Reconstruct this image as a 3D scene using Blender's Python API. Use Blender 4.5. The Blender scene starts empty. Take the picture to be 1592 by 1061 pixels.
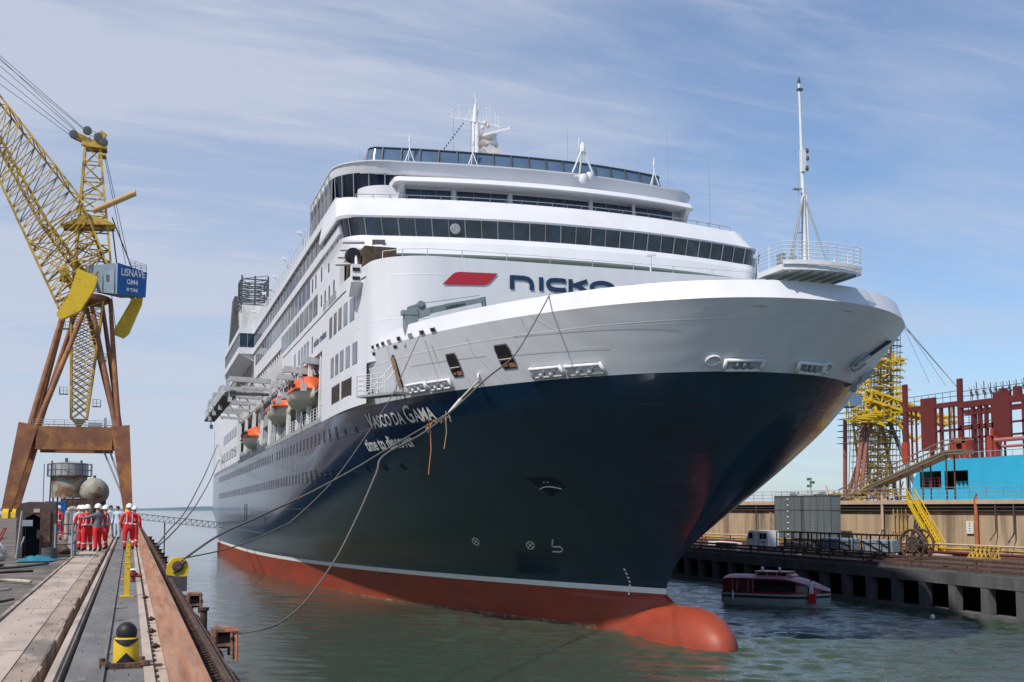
import bpy, bmesh, math, random
from math import sin, cos, tan, pi, radians, sqrt, atan2, acos
from mathutils import Vector, Matrix
random.seed(7)
S = bpy.context.scene
C = S.collection
# ------------------------------------------------------------ camera
F_PX, CX, HY, EYE, PITCH = 1735.0, 796.0, 790.0, 7.1, radians(4.5)
YAW = atan2(CX - 204, F_PX)
cd = bpy.data.cameras.new('camera'); cam = bpy.data.objects.new('camera', cd); C.objects.link(cam)
cam.location = (0, 0, EYE)
cam.rotation_euler = (pi/2 + PITCH, 0, -YAW)
cd.sensor_width = 36; cd.lens = F_PX/1592*36
cd.shift_y = -((530.5 - (HY - F_PX*tan(PITCH))))/1592.0
cd.shift_y = (HY - F_PX*tan(PITCH) - 530.5)/1592.0
cd.clip_start = 0.2; cd.clip_end = 12000
S.camera = cam
# ------------------------------------------------------------ light
AZ = radians(56); EL = radians(50)
sd = Vector((-sin(AZ)*cos(EL), -cos(AZ)*cos(EL), sin(EL)))
W = bpy.data.worlds.new('World'); S.world = W; W.use_nodes = True
nt = W.node_tree; N = nt.nodes; Lk = nt.links
for n in list(N): N.remove(n)
def nd(t, **k):
    n = N.new(t)
    for a, b in k.items(): setattr(n, a, b)
    return n
out = nd('ShaderNodeOutputWorld'); bg = nd('ShaderNodeBackground'); bg.inputs[1].default_value = 0.12
sky = nd('ShaderNodeTexSky'); sky.sky_type = 'NISHITA'; sky.sun_disc = False
sky.sun_elevation = EL; sky.sun_rotation = atan2(sd.x, sd.y)
sky.air_density = 1.0; sky.dust_density = 0.6; sky.ozone_density = 4.0
tc = nd('ShaderNodeTexCoord'); sep = nd('ShaderNodeSeparateXYZ'); Lk.new(tc.outputs['Generated'], sep.inputs[0])
def mth(op, a, b=None, c=None, clamp=False):
    n = nd('ShaderNodeMath', operation=op); n.use_clamp = clamp
    for i, v in enumerate((a, b, c)):
        if v is None: continue
        if isinstance(v, (int, float)): n.inputs[i].default_value = v
        else: Lk.new(v, n.inputs[i])
    return n.outputs[0]
zz = mth('ADD', mth('MAXIMUM', sep.outputs[2], 0.0), 0.16)
px = mth('DIVIDE', sep.outputs[0], zz); py = mth('DIVIDE', sep.outputs[1], zz)
cmb = nd('ShaderNodeCombineXYZ'); Lk.new(px, cmb.inputs[0]); Lk.new(py, cmb.inputs[1])
def cloud(scale, rot, sx, sy, lo, hi, det=7, dist=0.4, rough=0.6):
    mp = nd('ShaderNodeMapping'); Lk.new(cmb.outputs[0], mp.inputs[0])
    mp.inputs['Rotation'].default_value = (0, 0, rot); mp.inputs['Scale'].default_value = (sx, sy, 1)
    nz = nd('ShaderNodeTexNoise'); Lk.new(mp.outputs[0], nz.inputs['Vector'])
    nz.inputs['Scale'].default_value = scale; nz.inputs['Detail'].default_value = det
    nz.inputs['Roughness'].default_value = rough; nz.inputs['Distortion'].default_value = dist
    mr = nd('ShaderNodeMapRange'); mr.interpolation_type = 'SMOOTHSTEP'; Lk.new(nz.outputs[0], mr.inputs[0])
    mr.inputs[1].default_value = lo; mr.inputs[2].default_value = hi
    return mr.outputs[0]
c1 = cloud(0.8, radians(-28), 1.0, 2.4, 0.40, 0.62)
c2 = cloud(0.35, radians(15), 1.0, 1.3, 0.40, 0.62, 4)
c3 = cloud(3.2, radians(-35), 1.0, 5.0, 0.42, 0.75, 8, 0.8)
# veil: denser towards the left (-x) of the view and near the horizon
az = mth('SUBTRACT', mth('MULTIPLY', sep.outputs[1], 0.92), mth('MULTIPLY', sep.outputs[0], 1.3))
veil = nd('ShaderNodeMapRange'); veil.interpolation_type = 'SMOOTHSTEP'; Lk.new(az, veil.inputs[0]); veil.inputs[1].default_value = -0.30; veil.inputs[2].default_value = 1.0
low = nd('ShaderNodeMapRange'); Lk.new(sep.outputs[2], low.inputs[0]); low.inputs[1].default_value = 0.42; low.inputs[2].default_value = 0.0
cc = mth('ADD', mth('MULTIPLY', c1, 0.40), mth('MULTIPLY', c3, 0.24))
cc = mth('ADD', cc, mth('MULTIPLY', c2, 0.11))
cc = mth('MULTIPLY', cc, mth('ADD', mth('MULTIPLY', veil.outputs[0], 0.40), 0.68))
cc = mth('ADD', cc, mth('MULTIPLY', veil.outputs[0], 0.50))
cc = mth('ADD', cc, mth('MULTIPLY', low.outputs[0], 0.34), clamp=True)
cc = mth('MULTIPLY', cc, 0.90)
mx = nd('ShaderNodeMix', data_type='RGBA'); Lk.new(cc, mx.inputs[0])
tn = nd('ShaderNodeVectorMath', operation='MULTIPLY'); tn.inputs[1].default_value = (0.80, 0.94, 1.03); Lk.new(sky.outputs[0], tn.inputs[0]); Lk.new(tn.outputs[0], mx.inputs[6])
mx.inputs[7].default_value = (4.15, 4.5, 5.4, 1)
Lk.new(mx.outputs[2], bg.inputs[0]); Lk.new(bg.outputs[0], out.inputs[0])
ld = bpy.data.lights.new('sun', 'SUN'); ld.energy = 3.8; ld.angle = radians(1.5); ld.color = (1, 0.93, 0.83)
lo = bpy.data.objects.new('sun', ld); C.objects.link(lo); lo.rotation_euler = sd.to_track_quat('Z', 'Y').to_euler(); lo.location = (-40, -40, 60)
S.view_settings.view_transform = 'Standard'; S.view_settings.look = 'None'; S.view_settings.gamma = 1; S.view_settings.exposure = 0.2
# ------------------------------------------------------------ materials
MATS = {}
def mat(name, col, rough=0.6, metal=0.0, var=0.12, sc=3.0, bump=0.0, bsc=20.0, col2=None, c2lo=0.5, c2hi=0.7, stretch=(1,1,1), plates=None, dents=0.0, coat=0.0, crough=0.03, spec=0.5, alpha=None, trans=0.0, ior=1.45, det=5):
    if name in MATS: return MATS[name]
    m = bpy.data.materials.new(name); m.use_nodes = True; t = m.node_tree; b = t.nodes['Principled BSDF']
    b.inputs['Roughness'].default_value = rough; b.inputs['Metallic'].default_value = metal
    b.inputs['Coat Weight'].default_value = coat; b.inputs['Coat Roughness'].default_value = crough; b.inputs['Specular IOR Level'].default_value = spec
    b.inputs['IOR'].default_value = ior; b.inputs['Transmission Weight'].default_value = trans
    if alpha is not None: b.inputs['Alpha'].default_value = alpha
    co = t.nodes.new('ShaderNodeTexCoord'); mp = t.nodes.new('ShaderNodeMapping'); t.links.new(co.outputs['Object'], mp.inputs[0])
    mp.inputs['Scale'].default_value = stretch
    nz = t.nodes.new('ShaderNodeTexNoise'); t.links.new(mp.outputs[0], nz.inputs['Vector']); nz.inputs['Scale'].default_value = sc; nz.inputs['Detail'].default_value = det; nz.inputs['Roughness'].default_value = 0.6
    c = Vector(col)
    r = t.nodes.new('ShaderNodeMapRange'); t.links.new(nz.outputs[0], r.inputs[0]); r.inputs[1].default_value = 0.3; r.inputs[2].default_value = 0.7; r.inputs[3].default_value = 1-var; r.inputs[4].default_value = 1+var
    v = t.nodes.new('ShaderNodeVectorMath'); v.operation = 'SCALE'; v.inputs[0].default_value = c; t.links.new(r.outputs[0], v.inputs['Scale'])
    last = v.outputs[0]
    if col2 is not None:
        n2 = t.nodes.new('ShaderNodeTexNoise'); t.links.new(mp.outputs[0], n2.inputs['Vector']); n2.inputs['Scale'].default_value = sc*0.6; n2.inputs['Detail'].default_value = 8; n2.inputs['Roughness'].default_value = 0.65
        r2 = t.nodes.new('ShaderNodeMapRange'); r2.interpolation_type = 'SMOOTHSTEP'; t.links.new(n2.outputs[0], r2.inputs[0]); r2.inputs[1].default_value = c2lo; r2.inputs[2].default_value = c2hi
        x = t.nodes.new('ShaderNodeMix'); x.data_type = 'RGBA'; t.links.new(r2.outputs[0], x.inputs[0]); t.links.new(last, x.inputs[6]); x.inputs[7].default_value = (*col2, 1)
        last = x.outputs[2]
    t.links.new(last, b.inputs['Base Color'])
    if bump > 0:
        nb = t.nodes.new('ShaderNodeTexNoise'); t.links.new(mp.outputs[0], nb.inputs['Vector']); nb.inputs['Scale'].default_value = bsc; nb.inputs['Detail'].default_value = 4
        bp = t.nodes.new('ShaderNodeBump'); bp.inputs['Strength'].default_value = 1.0; bp.inputs['Distance'].default_value = bump; t.links.new(nb.outputs[0], bp.inputs['Height']); t.links.new(bp.outputs[0], b.inputs['Normal'])
    if plates:
        # welded plate seams and the slight hollows between frames, as relief only
        ad = t.nodes.new('ShaderNodeSeparateXYZ'); t.links.new(co.outputs['Object'], ad.inputs[0])
        sm = t.nodes.new('ShaderNodeMath'); sm.operation = 'MULTIPLY_ADD'; t.links.new(ad.outputs[0], sm.inputs[0]); sm.inputs[1].default_value = .8; t.links.new(ad.outputs[1], sm.inputs[2])
        cb = t.nodes.new('ShaderNodeCombineXYZ'); t.links.new(sm.outputs[0], cb.inputs[0]); t.links.new(ad.outputs[2], cb.inputs[1])
        br = t.nodes.new('ShaderNodeTexBrick'); t.links.new(cb.outputs[0], br.inputs['Vector']); br.inputs['Scale'].default_value = 1; br.inputs['Brick Width'].default_value = plates[0]; br.inputs['Row Height'].default_value = plates[1]; br.inputs['Mortar Size'].default_value = .035; br.inputs['Mortar Smooth'].default_value = .6
        br.inputs['Color1'].default_value = (0,0,0,1); br.inputs['Color2'].default_value = (0,0,0,1); br.inputs['Mortar'].default_value = (1,1,1,1)
        wv = t.nodes.new('ShaderNodeTexWave'); wv.bands_direction = 'X'; t.links.new(cb.outputs[0], wv.inputs['Vector']); wv.inputs['Scale'].default_value = .42; wv.inputs['Distortion'].default_value = 1.2; wv.inputs['Detail Scale'].default_value = .4
        b1 = t.nodes.new('ShaderNodeBump'); b1.inputs['Distance'].default_value = plates[2]; t.links.new(br.outputs['Color'], b1.inputs['Height'])
        b2 = t.nodes.new('ShaderNodeBump'); b2.inputs['Distance'].default_value = dents; t.links.new(wv.outputs[0], b2.inputs['Height'])
        if b.inputs['Normal'].links: t.links.new(b.inputs['Normal'].links[0].from_socket, b1.inputs['Normal'])
        t.links.new(b1.outputs[0], b2.inputs['Normal']); t.links.new(b2.outputs[0], b.inputs['Normal'])
        if b.inputs['Coat Normal']: t.links.new(b2.outputs[0], b.inputs['Coat Normal'])
    MATS[name] = m; return m
WHITE = mat('ship white paint', (0.65,0.66,0.70), 0.38, var=0.04, sc=0.6, stretch=(1,1,.25), col2=(0.60,0.60,0.60), c2lo=0.50, c2hi=0.80, bump=0.010, bsc=0.5, plates=(6.0,2.6,.006), dents=.004)
WHITE2 = mat('white steel', (0.68,0.69,0.71), 0.5, var=0.08, sc=2)
NAVY = mat('navy hull paint', (0.006,0.028,0.066), 0.28, var=0.25, sc=0.4, stretch=(1,1,.2), bump=0.012, bsc=0.45, coat=0.5, crough=.09, spec=0.5, plates=(7.5,2.4,.006), dents=.003)
REDB = mat('antifouling red', (0.30,0.050,0.024), 0.5, var=0.16, sc=0.8, col2=(0.24,0.055,0.032), c2lo=0.46, c2hi=0.66, bump=0.01, bsc=0.7, stretch=(1,.5,1.6), plates=(7.5,2.4,.008), dents=.005)
STRIPE = mat('waterline white', (0.78,0.78,0.76), 0.5, var=0.05, sc=1)
GLASSD = mat('dark window glass', (0.008,0.016,0.034), 0.05, var=0.7, sc=.9, spec=0.8, col2=(.035,.05,.07), c2lo=.55, c2hi=.70)
PORTG = mat('porthole black', (0.008,0.010,0.014), 0.35, var=0.2, spec=0.25)
GLASSB = mat('blue tinted glass', (0.012,0.03,0.06), 0.08, var=0.3, sc=.8, spec=0.7)
SCREENG = mat('blue screen glass', (0.085,0.14,0.22), 0.10, var=0.15, sc=.8, spec=0.8)
GLASSG = mat('grey reflective glass', (0.15,0.16,0.19), 0.12, var=0.35, sc=.5, spec=0.8, col2=(.07,.075,.09), c2lo=.5, c2hi=.62)
FRAME = mat('window frame grey', (0.22,0.23,0.25), 0.5, var=0.1)
DKGREY = mat('dark grey steel', (0.07,0.075,0.08), 0.6, var=0.25, sc=3)
GREY = mat('grey steel', (0.28,0.30,0.32), 0.55, var=0.15, sc=3)
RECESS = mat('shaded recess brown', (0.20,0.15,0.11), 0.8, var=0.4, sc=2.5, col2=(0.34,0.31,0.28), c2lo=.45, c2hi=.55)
DECKT = mat('deck covering', (0.15,0.20,0.16), 0.8, var=0.15)
ORANGE = mat('lifeboat orange', (0.60,0.11,0.035), 0.45, var=0.12, sc=3)
LOGOR = mat('logo red', (0.42,0.02,0.035), 0.4, var=0.04)
LOGOB = mat('logo navy', (0.012,0.035,0.085), 0.4, var=0.05)
YEL = mat('crane yellow', (0.50,0.33,0.05), 0.6, var=0.25, sc=.8, col2=(0.20,0.115,0.045), c2lo=.47, c2hi=.64)
YEL2 = mat('bright yellow paint', (0.62,0.42,0.02), 0.5, var=0.10, sc=1.2, col2=(0.45,0.30,0.03), c2lo=.58, c2hi=.7)
BROWN = mat('red oxide brown', (0.20,0.085,0.045), 0.65, var=0.25, sc=.6, col2=(0.34,0.155,0.05), c2lo=.48, c2hi=.66)
RUST = mat('rust steel', (0.31,0.145,0.085), 0.8, var=0.35, sc=2.6, bump=0.008, bsc=30, col2=(0.40,0.24,0.16), c2lo=.38, c2hi=.74, stretch=(3,.22,3), det=9)
DRUST = mat('dark rust', (0.075,0.045,0.035), 0.85, var=0.45, sc=6, bump=0.02, bsc=18, col2=(0.16,0.08,0.05), c2lo=.5, c2hi=.65)
BLUE = mat('cabin blue', (0.01,0.10,0.32), 0.5, var=0.08)
LBLUE = mat('cabin pale blue', (0.22,0.30,0.37), 0.5, var=0.10, sc=2)
CYAN = mat('sky blue hull', (0.03,0.38,0.62), 0.5, var=0.06, sc=.6)
DRED = mat('dark red steel', (0.125,0.020,0.020), 0.6, var=0.18, sc=.8)
BRED = mat('bright red steel', (0.34,0.05,0.03), 0.6, var=0.15, sc=1)
CONC = mat('quay concrete', (0.34,0.265,0.21), 0.9, var=0.22, sc=2.2, bump=0.012, bsc=14, col2=(0.17,0.145,0.125), c2lo=.48, c2hi=.64, stretch=(1,.4,1))
PLATE = mat('pale steel plate', (0.43,0.345,0.285), 0.75, var=0.16, sc=1.6, bump=0.006, bsc=20, col2=(0.25,0.20,0.17), c2lo=.5, c2hi=.68, stretch=(1,.35,1))
ASPH = mat('grey walkway plate', (0.145,0.14,0.14), 0.8, var=0.22, sc=3, bump=0.01, bsc=25, col2=(0.20,0.185,0.165), c2lo=.5, c2hi=.66, stretch=(1,.3,1))
GROUND = mat('yard ground', (0.11,0.095,0.085), 0.9, var=0.35, sc=1.3, bump=0.03, bsc=9, col2=(0.19,0.165,0.14), c2lo=.48, c2hi=.6)
DCONC = mat('dock concrete', (0.105,0.105,0.11), 0.85, var=0.25, sc=.9, bump=0.02, bsc=5, col2=(0.06,0.06,0.065), c2lo=.5, c2hi=.7, stretch=(1,1,.3))
TAN = mat('stained tan wall', (0.46,0.35,0.23), 0.85, var=0.22, sc=.8, bump=0.02, bsc=4, col2=(0.21,0.155,0.11), c2lo=.47, c2hi=.66, stretch=(1,1,.12))
TANT = mat('tan ledge', (0.50,0.38,0.28), 0.85, var=0.15, sc=1)
DTAN = mat('dark wall pipes', (0.07,0.06,0.055), 0.8, var=0.3)
BOXG = mat('grey tank paint', (0.13,0.155,0.165), 0.6, var=0.16, sc=.8, col2=(0.08,0.085,0.085), c2lo=.6, c2hi=.75, stretch=(1,1,.2))
ROPE = mat('mooring rope', (0.12,0.105,0.09), 0.9, var=0.25, sc=30)
ROPEL = mat('pale rope', (0.42,0.36,0.29), 0.9, var=0.25, sc=30)
ROPEO = mat('orange rope', (0.50,0.20,0.09), 0.9, var=0.3, sc=30)
BLACK = mat('black rubber', (0.012,0.012,0.014), 0.55, var=0.2)
TANKM = mat('weathered tank steel', (0.30,0.29,0.26), 0.6, var=0.18, sc=.7, col2=(0.19,0.10,0.055), c2lo=.46, c2hi=.6)
TANKD = mat('silver tank top', (0.36,0.37,0.39), 0.45, metal=.2, var=0.15, sc=.8)
SUITR = mat('red coverall', (0.60,0.018,0.022), 0.8, var=0.12, sc=6, bump=0.01, bsc=14)
HIVIS = mat('reflective tape', (0.72,0.72,0.68), 0.5, var=0.05)
HELM = mat('white hard hat', (0.80,0.80,0.78), 0.35, var=0.03)
SKIN = mat('skin', (0.42,0.24,0.17), 0.6, var=0.08)
BOOT = mat('black boots', (0.02,0.018,0.016), 0.7, var=0.2)
GREYV = mat('grey vest', (0.14,0.14,0.16), 0.85, var=0.15)
WSHIRT = mat('pale shirt', (0.46,0.52,0.60), 0.85, var=0.1)
DKCLOTH = mat('dark clothing', (0.025,0.028,0.045), 0.85, var=0.2)
JEANS = mat('pale trousers', (0.30,0.36,0.45), 0.85, var=0.15)
HAIR = mat('dark hair', (0.015,0.012,0.01), 0.7, var=0.2)
TEAL = mat('teal tarpaulin', (0.02,0.17,0.24), 0.6, var=0.25, sc=4, bump=0.05, bsc=6)
MAROON = mat('boat maroon', (0.17,0.012,0.02), 0.30, var=0.15, sc=2)
PINK = mat('boat roof pale red', (0.50,0.27,0.29), 0.40, var=0.15, sc=1.5)
BOATW = mat('boat hull grey', (0.34,0.37,0.36), 0.4, var=0.1, sc=2)
FOAM = mat('black boat window', (0.01,0.01,0.013), 0.12, var=0.1)
SIGNW = mat('sign white', (0.75,0.75,0.72), 0.5, var=0.04)
GREENP = mat('green paint', (0.05,0.16,0.10), 0.6, var=0.2)
HILLM = mat('far hills', (0.10,0.16,0.20), 0.9, var=0.12, sc=.003)
# ------------------------------------------------------------ mesh helpers
class MB:
    def __init__(s): s.v = []; s.f = []; s.m = []
    def add(s, vs, fs, mi=0):
        o = len(s.v); s.v += [tuple(p) for p in vs]
        for f in fs: s.f.append([o+i for i in f]); s.m.append(mi)
    def box(s, x0, x1, y0, y1, z0, z1, mi=0):
        s.add([(x0,y0,z0),(x1,y0,z0),(x1,y1,z0),(x0,y1,z0),(x0,y0,z1),(x1,y0,z1),(x1,y1,z1),(x0,y1,z1)],
              [(0,3,2,1),(4,5,6,7),(0,1,5,4),(1,2,6,5),(2,3,7,6),(3,0,4,7)], mi)
    def beam(s, a, b, w, h=None, mi=0, w2=None, h2=None, up=(0,0,1)):
        h = w if h is None else h; w2 = w if w2 is None else w2; h2 = h if h2 is None else h2
        a = Vector(a); b = Vector(b); d = b-a
        if d.length < 1e-6: return
        d.normalize(); u = Vector(up)
        if abs(d.dot(u)) > .98: u = Vector((0,1,0)) if abs(d.y) < .9 else Vector((1,0,0))
        r = d.cross(u).normalized(); u = r.cross(d)
        q = []
        for p, ww, hh in ((a,w,h),(b,w2,h2)):
            for i, j in ((-1,-1),(1,-1),(1,1),(-1,1)): q.append(p + r*ww*i/2 + u*hh*j/2)
        s.add(q, [(0,3,2,1),(4,5,6,7),(0,1,5,4),(1,2,6,5),(2,3,7,6),(3,0,4,7)], mi)
    def tube(s, pts, r, n=6, mi=0, cap=True, r2=None):
        P = [Vector(p) for p in pts]; o = len(s.v); rings = []
        for i, p in enumerate(P):
            d = (P[min(i+1,len(P)-1)] - P[max(i-1,0)]).normalized()
            u = Vector((0,0,1)) if abs(d.z) < .95 else Vector((1,0,0))
            a = d.cross(u).normalized(); b = a.cross(d)
            rr = r if r2 is None else r + (r2-r)*i/(len(P)-1)
            rings.append([p + a*cos(2*pi*k/n)*rr + b*sin(2*pi*k/n)*rr for k in range(n)])
        vs = [q for R in rings for q in R]; fs = []
        for i in range(len(P)-1):
            for k in range(n): fs.append((i*n+k, i*n+(k+1)%n, (i+1)*n+(k+1)%n, (i+1)*n+k))
        if cap: fs += [tuple(range(n-1,-1,-1)), tuple((len(P)-1)*n+k for k in range(n))]
        s.add(vs, fs, mi)
    def lathe(s, prof, n=24, c=(0,0,0), mi=0, axis='z', cap=True):
        vs = []; fs = []
        for (r, h) in prof:
            for k in range(n):
                a = 2*pi*k/n
                if axis == 'z': vs.append((c[0]+r*cos(a), c[1]+r*sin(a), c[2]+h))
                elif axis == 'y': vs.append((c[0]+r*cos(a), c[1]+h, c[2]+r*sin(a)))
                else: vs.append((c[0]+h, c[1]+r*cos(a), c[2]+r*sin(a)))
        m = len(prof)
        for i in range(m-1):
            for k in range(n): fs.append((i*n+k, i*n+(k+1)%n, (i+1)*n+(k+1)%n, (i+1)*n+k))
        if cap: fs += [tuple(range(n-1,-1,-1)), tuple((m-1)*n+k for k in range(n))]
        s.add(vs, fs, mi)
    def prism(s, poly, ax, d0, d1, mi=0):
        """poly of 2D points in the plane normal to axis ax, extruded d0..d1"""
        n = len(poly); vs = []
        for d in (d0, d1):
            for (a, b) in poly: vs.append((d,a,b) if ax == 0 else (a,d,b) if ax == 1 else (a,b,d))
        s.add(vs, [tuple(range(n-1,-1,-1)), tuple(range(n,2*n))] + [(i,(i+1)%n,n+(i+1)%n,n+i) for i in range(n)], mi)
    def grid(s, G, mi=0, close=False):
        nr = len(G); nc = len(G[0]); vs = [p for R in G for p in R]; fs = []
        for i in range(nr-1):
            for j in range(nc-1 if not close else nc):
                fs.append((i*nc+j, i*nc+(j+1)%nc, (i+1)*nc+(j+1)%nc, (i+1)*nc+j))
        s.add(vs, fs, mi)
    def each(s, name, mats, parent=None, smooth=False, loc=None):
        """build every loose piece as an object of its own"""
        par = list(range(len(s.v)))
        def fd(a):
            while par[a] != a: par[a] = par[par[a]]; a = par[a]
            return a
        for f in s.f:
            for q in f[1:]: par[fd(q)] = fd(f[0])
        gr = {}
        for f, m in zip(s.f, s.m): gr.setdefault(fd(f[0]), []).append((f, m))
        for k, fs in gr.items():
            b = MB(); mp = {}
            for f, m in fs:
                for q in f:
                    if q not in mp: mp[q] = len(b.v); b.v.append(s.v[q])
                b.f.append([mp[q] for q in f]); b.m.append(m)
            o = b.build(name, mats, parent, smooth, loc)
        return o
    def build(s, name, mats, parent=None, smooth=False, loc=None, recalc=True):
        me = bpy.data.meshes.new(name); me.from_pydata(s.v, [], s.f)
        if not isinstance(mats, (list, tuple)): mats = [mats]
        for m in mats: me.materials.append(m)
        me.polygons.foreach_set('material_index', s.m)
        if recalc:
            b = bmesh.new(); b.from_mesh(me); bmesh.ops.recalc_face_normals(b, faces=b.faces); b.to_mesh(me); b.free()
        if smooth is True: me.polygons.foreach_set('use_smooth', [True]*len(me.polygons))
        elif smooth:
            me.polygons.foreach_set('use_smooth', [True]*len(me.polygons)); me.set_sharp_from_angle(angle=radians(smooth))
        o = bpy.data.objects.new(name, me); C.objects.link(o)
        if parent is not None: o.parent = parent
        if loc is not None: o.location = loc
        return o
def tag(o, label, cat, group=None):
    o['label'] = label; o['category'] = cat
    if group: o['group'] = group
    return o
def empty(name, label, cat, loc=(0,0,0), rz=0, group=None):
    o = bpy.data.objects.new(name, None); C.objects.link(o); o.location = loc; o.rotation_euler = (0,0,rz)
    o.empty_display_size = .2
    return tag(o, label, cat, group)
def struct(o): o['kind'] = 'structure'; return o
def dup(root, loc, rz=None, label=None, scale=None):
    r = root.copy(); C.objects.link(r); r.location = loc
    if rz is not None: r.rotation_euler = (0,0,rz)
    if label: r['label'] = label
    if scale: r.scale = (scale,)*3
    for ch in list(root.children):
        c = ch.copy(); C.objects.link(c); c.parent = r
        for g in ch.children:
            d = g.copy(); C.objects.link(d); d.parent = c
    return r
def text2d(txt, size, bold=0.0, res=3):
    cu = bpy.data.curves.new('lettering', 'FONT'); cu.body = txt; cu.size = size; cu.offset = bold; cu.resolution_u = res
    o = bpy.data.objects.new('lettering', cu); C.objects.link(o)
    dg = bpy.context.evaluated_depsgraph_get(); me = o.evaluated_get(dg).to_mesh()
    vs = [(v.co.x, v.co.y) for v in me.vertices]; fs = [tuple(p.vertices) for p in me.polygons]
    o.evaluated_get(dg).to_mesh_clear(); bpy.data.objects.remove(o); bpy.data.curves.remove(cu)
    return vs, fs
def text_map(mb, txt, size, fn, bold=0.0, sx=1.0, mi=0, fit=None, shear=0.0, sy=1.0):
    vs, fs = text2d(txt, size, bold)
    x0 = min(v[0] for v in vs); x1 = max(v[0] for v in vs); k = sx
    if fit: k = fit/(x1-x0)
    mb.add([fn((x-x0)*k + shear*y, y*sy) for x, y in vs], fs, mi)
    return (x1-x0)*k
def rail(mb, pts, h=1.1, n=3, r=0.02, post=1.5, posts=True, nn=4):
    """hand rail along a polyline: n horizontal bars and regular posts"""
    for k in range(n): mb.tube([(p[0],p[1],p[2]+h*(k+1)/n) for p in pts], r, nn)
    if not posts: return
    for a, b in zip(pts[:-1], pts[1:]):
        a = Vector(a); b = Vector(b); m = max(1, int(round((b-a).length/post)))
        for i in range(m+1):
            p = a.lerp(b, i/m); mb.tube([p, p+Vector((0,0,h))], r*1.1, nn)
# ============================================================ SETTING
def water_mat():
    m = bpy.data.materials.new('harbour water'); m.use_nodes = True; t = m.node_tree; b = t.nodes['Principled BSDF']
    b.inputs['Roughness'].default_value = 0.06; b.inputs['IOR'].default_value = 1.333; b.inputs['Specular IOR Level'].default_value = 0.5
    co = t.nodes.new('ShaderNodeTexCoord')
    def noise(sc, st, det, rot=0, ds=0.0, ro=.55):
        mp = t.nodes.new('ShaderNodeMapping'); mp.inputs['Scale'].default_value = st; mp.inputs['Rotation'].default_value = (0,0,rot)
        t.links.new(co.outputs['Object'], mp.inputs[0]); n = t.nodes.new('ShaderNodeTexNoise'); t.links.new(mp.outputs[0], n.inputs['Vector'])
        n.inputs['Scale'].default_value = sc; n.inputs['Detail'].default_value = det; n.inputs['Distortion'].default_value = ds; n.inputs['Roughness'].default_value = ro
        return n.outputs[0]
    def m_(op, a, b_, v=None):
        n = t.nodes.new('ShaderNodeMath'); n.operation = op
        for i, x in enumerate((a, b_)):
            if isinstance(x, (int, float)): n.inputs[i].default_value = x
            else: t.links.new(x, n.inputs[i])
        return n.outputs[0]
    base = noise(.05, (1,1,1), 3)
    r = t.nodes.new('ShaderNodeMix'); r.data_type = 'RGBA'; t.links.new(base, r.inputs[0]); r.inputs[6].default_value = (0.036,0.056,0.040,1); r.inputs[7].default_value = (0.054,0.076,0.054,1)
    t.links.new(r.outputs[2], b.inputs['Base Color'])
    a = noise(.9, (1,1.0,1), 3, radians(25), .6); c = noise(5.5, (1,1.5,1), 2, radians(-10), .4); e = noise(.12, (1,1,1), 2)
    # wind-ruffled patch on the open side of the bow, calm beside the quay
    sp = t.nodes.new('ShaderNodeSeparateXYZ'); t.links.new(co.outputs['Object'], sp.inputs[0])
    mr = t.nodes.new('ShaderNodeMapRange'); mr.interpolation_type = 'SMOOTHSTEP'; t.links.new(sp.outputs[0], mr.inputs[0]); mr.inputs[1].default_value = 14; mr.inputs[2].default_value = 32; mr.inputs[3].default_value = .55; mr.inputs[4].default_value = 2.2
    h = m_('ADD', m_('MULTIPLY', a, 1.0), m_('MULTIPLY', c, 0.55)); h = m_('MULTIPLY', h, mr.outputs[0])
    h = m_('ADD', h, m_('MULTIPLY', e, .5))
    bp = t.nodes.new('ShaderNodeBump'); bp.inputs['Strength'].default_value = 1; bp.inputs['Distance'].default_value = 0.03; t.links.new(h, bp.inputs['Height']); t.links.new(bp.outputs[0], b.inputs['Normal'])
    return m
import numpy as np
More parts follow.
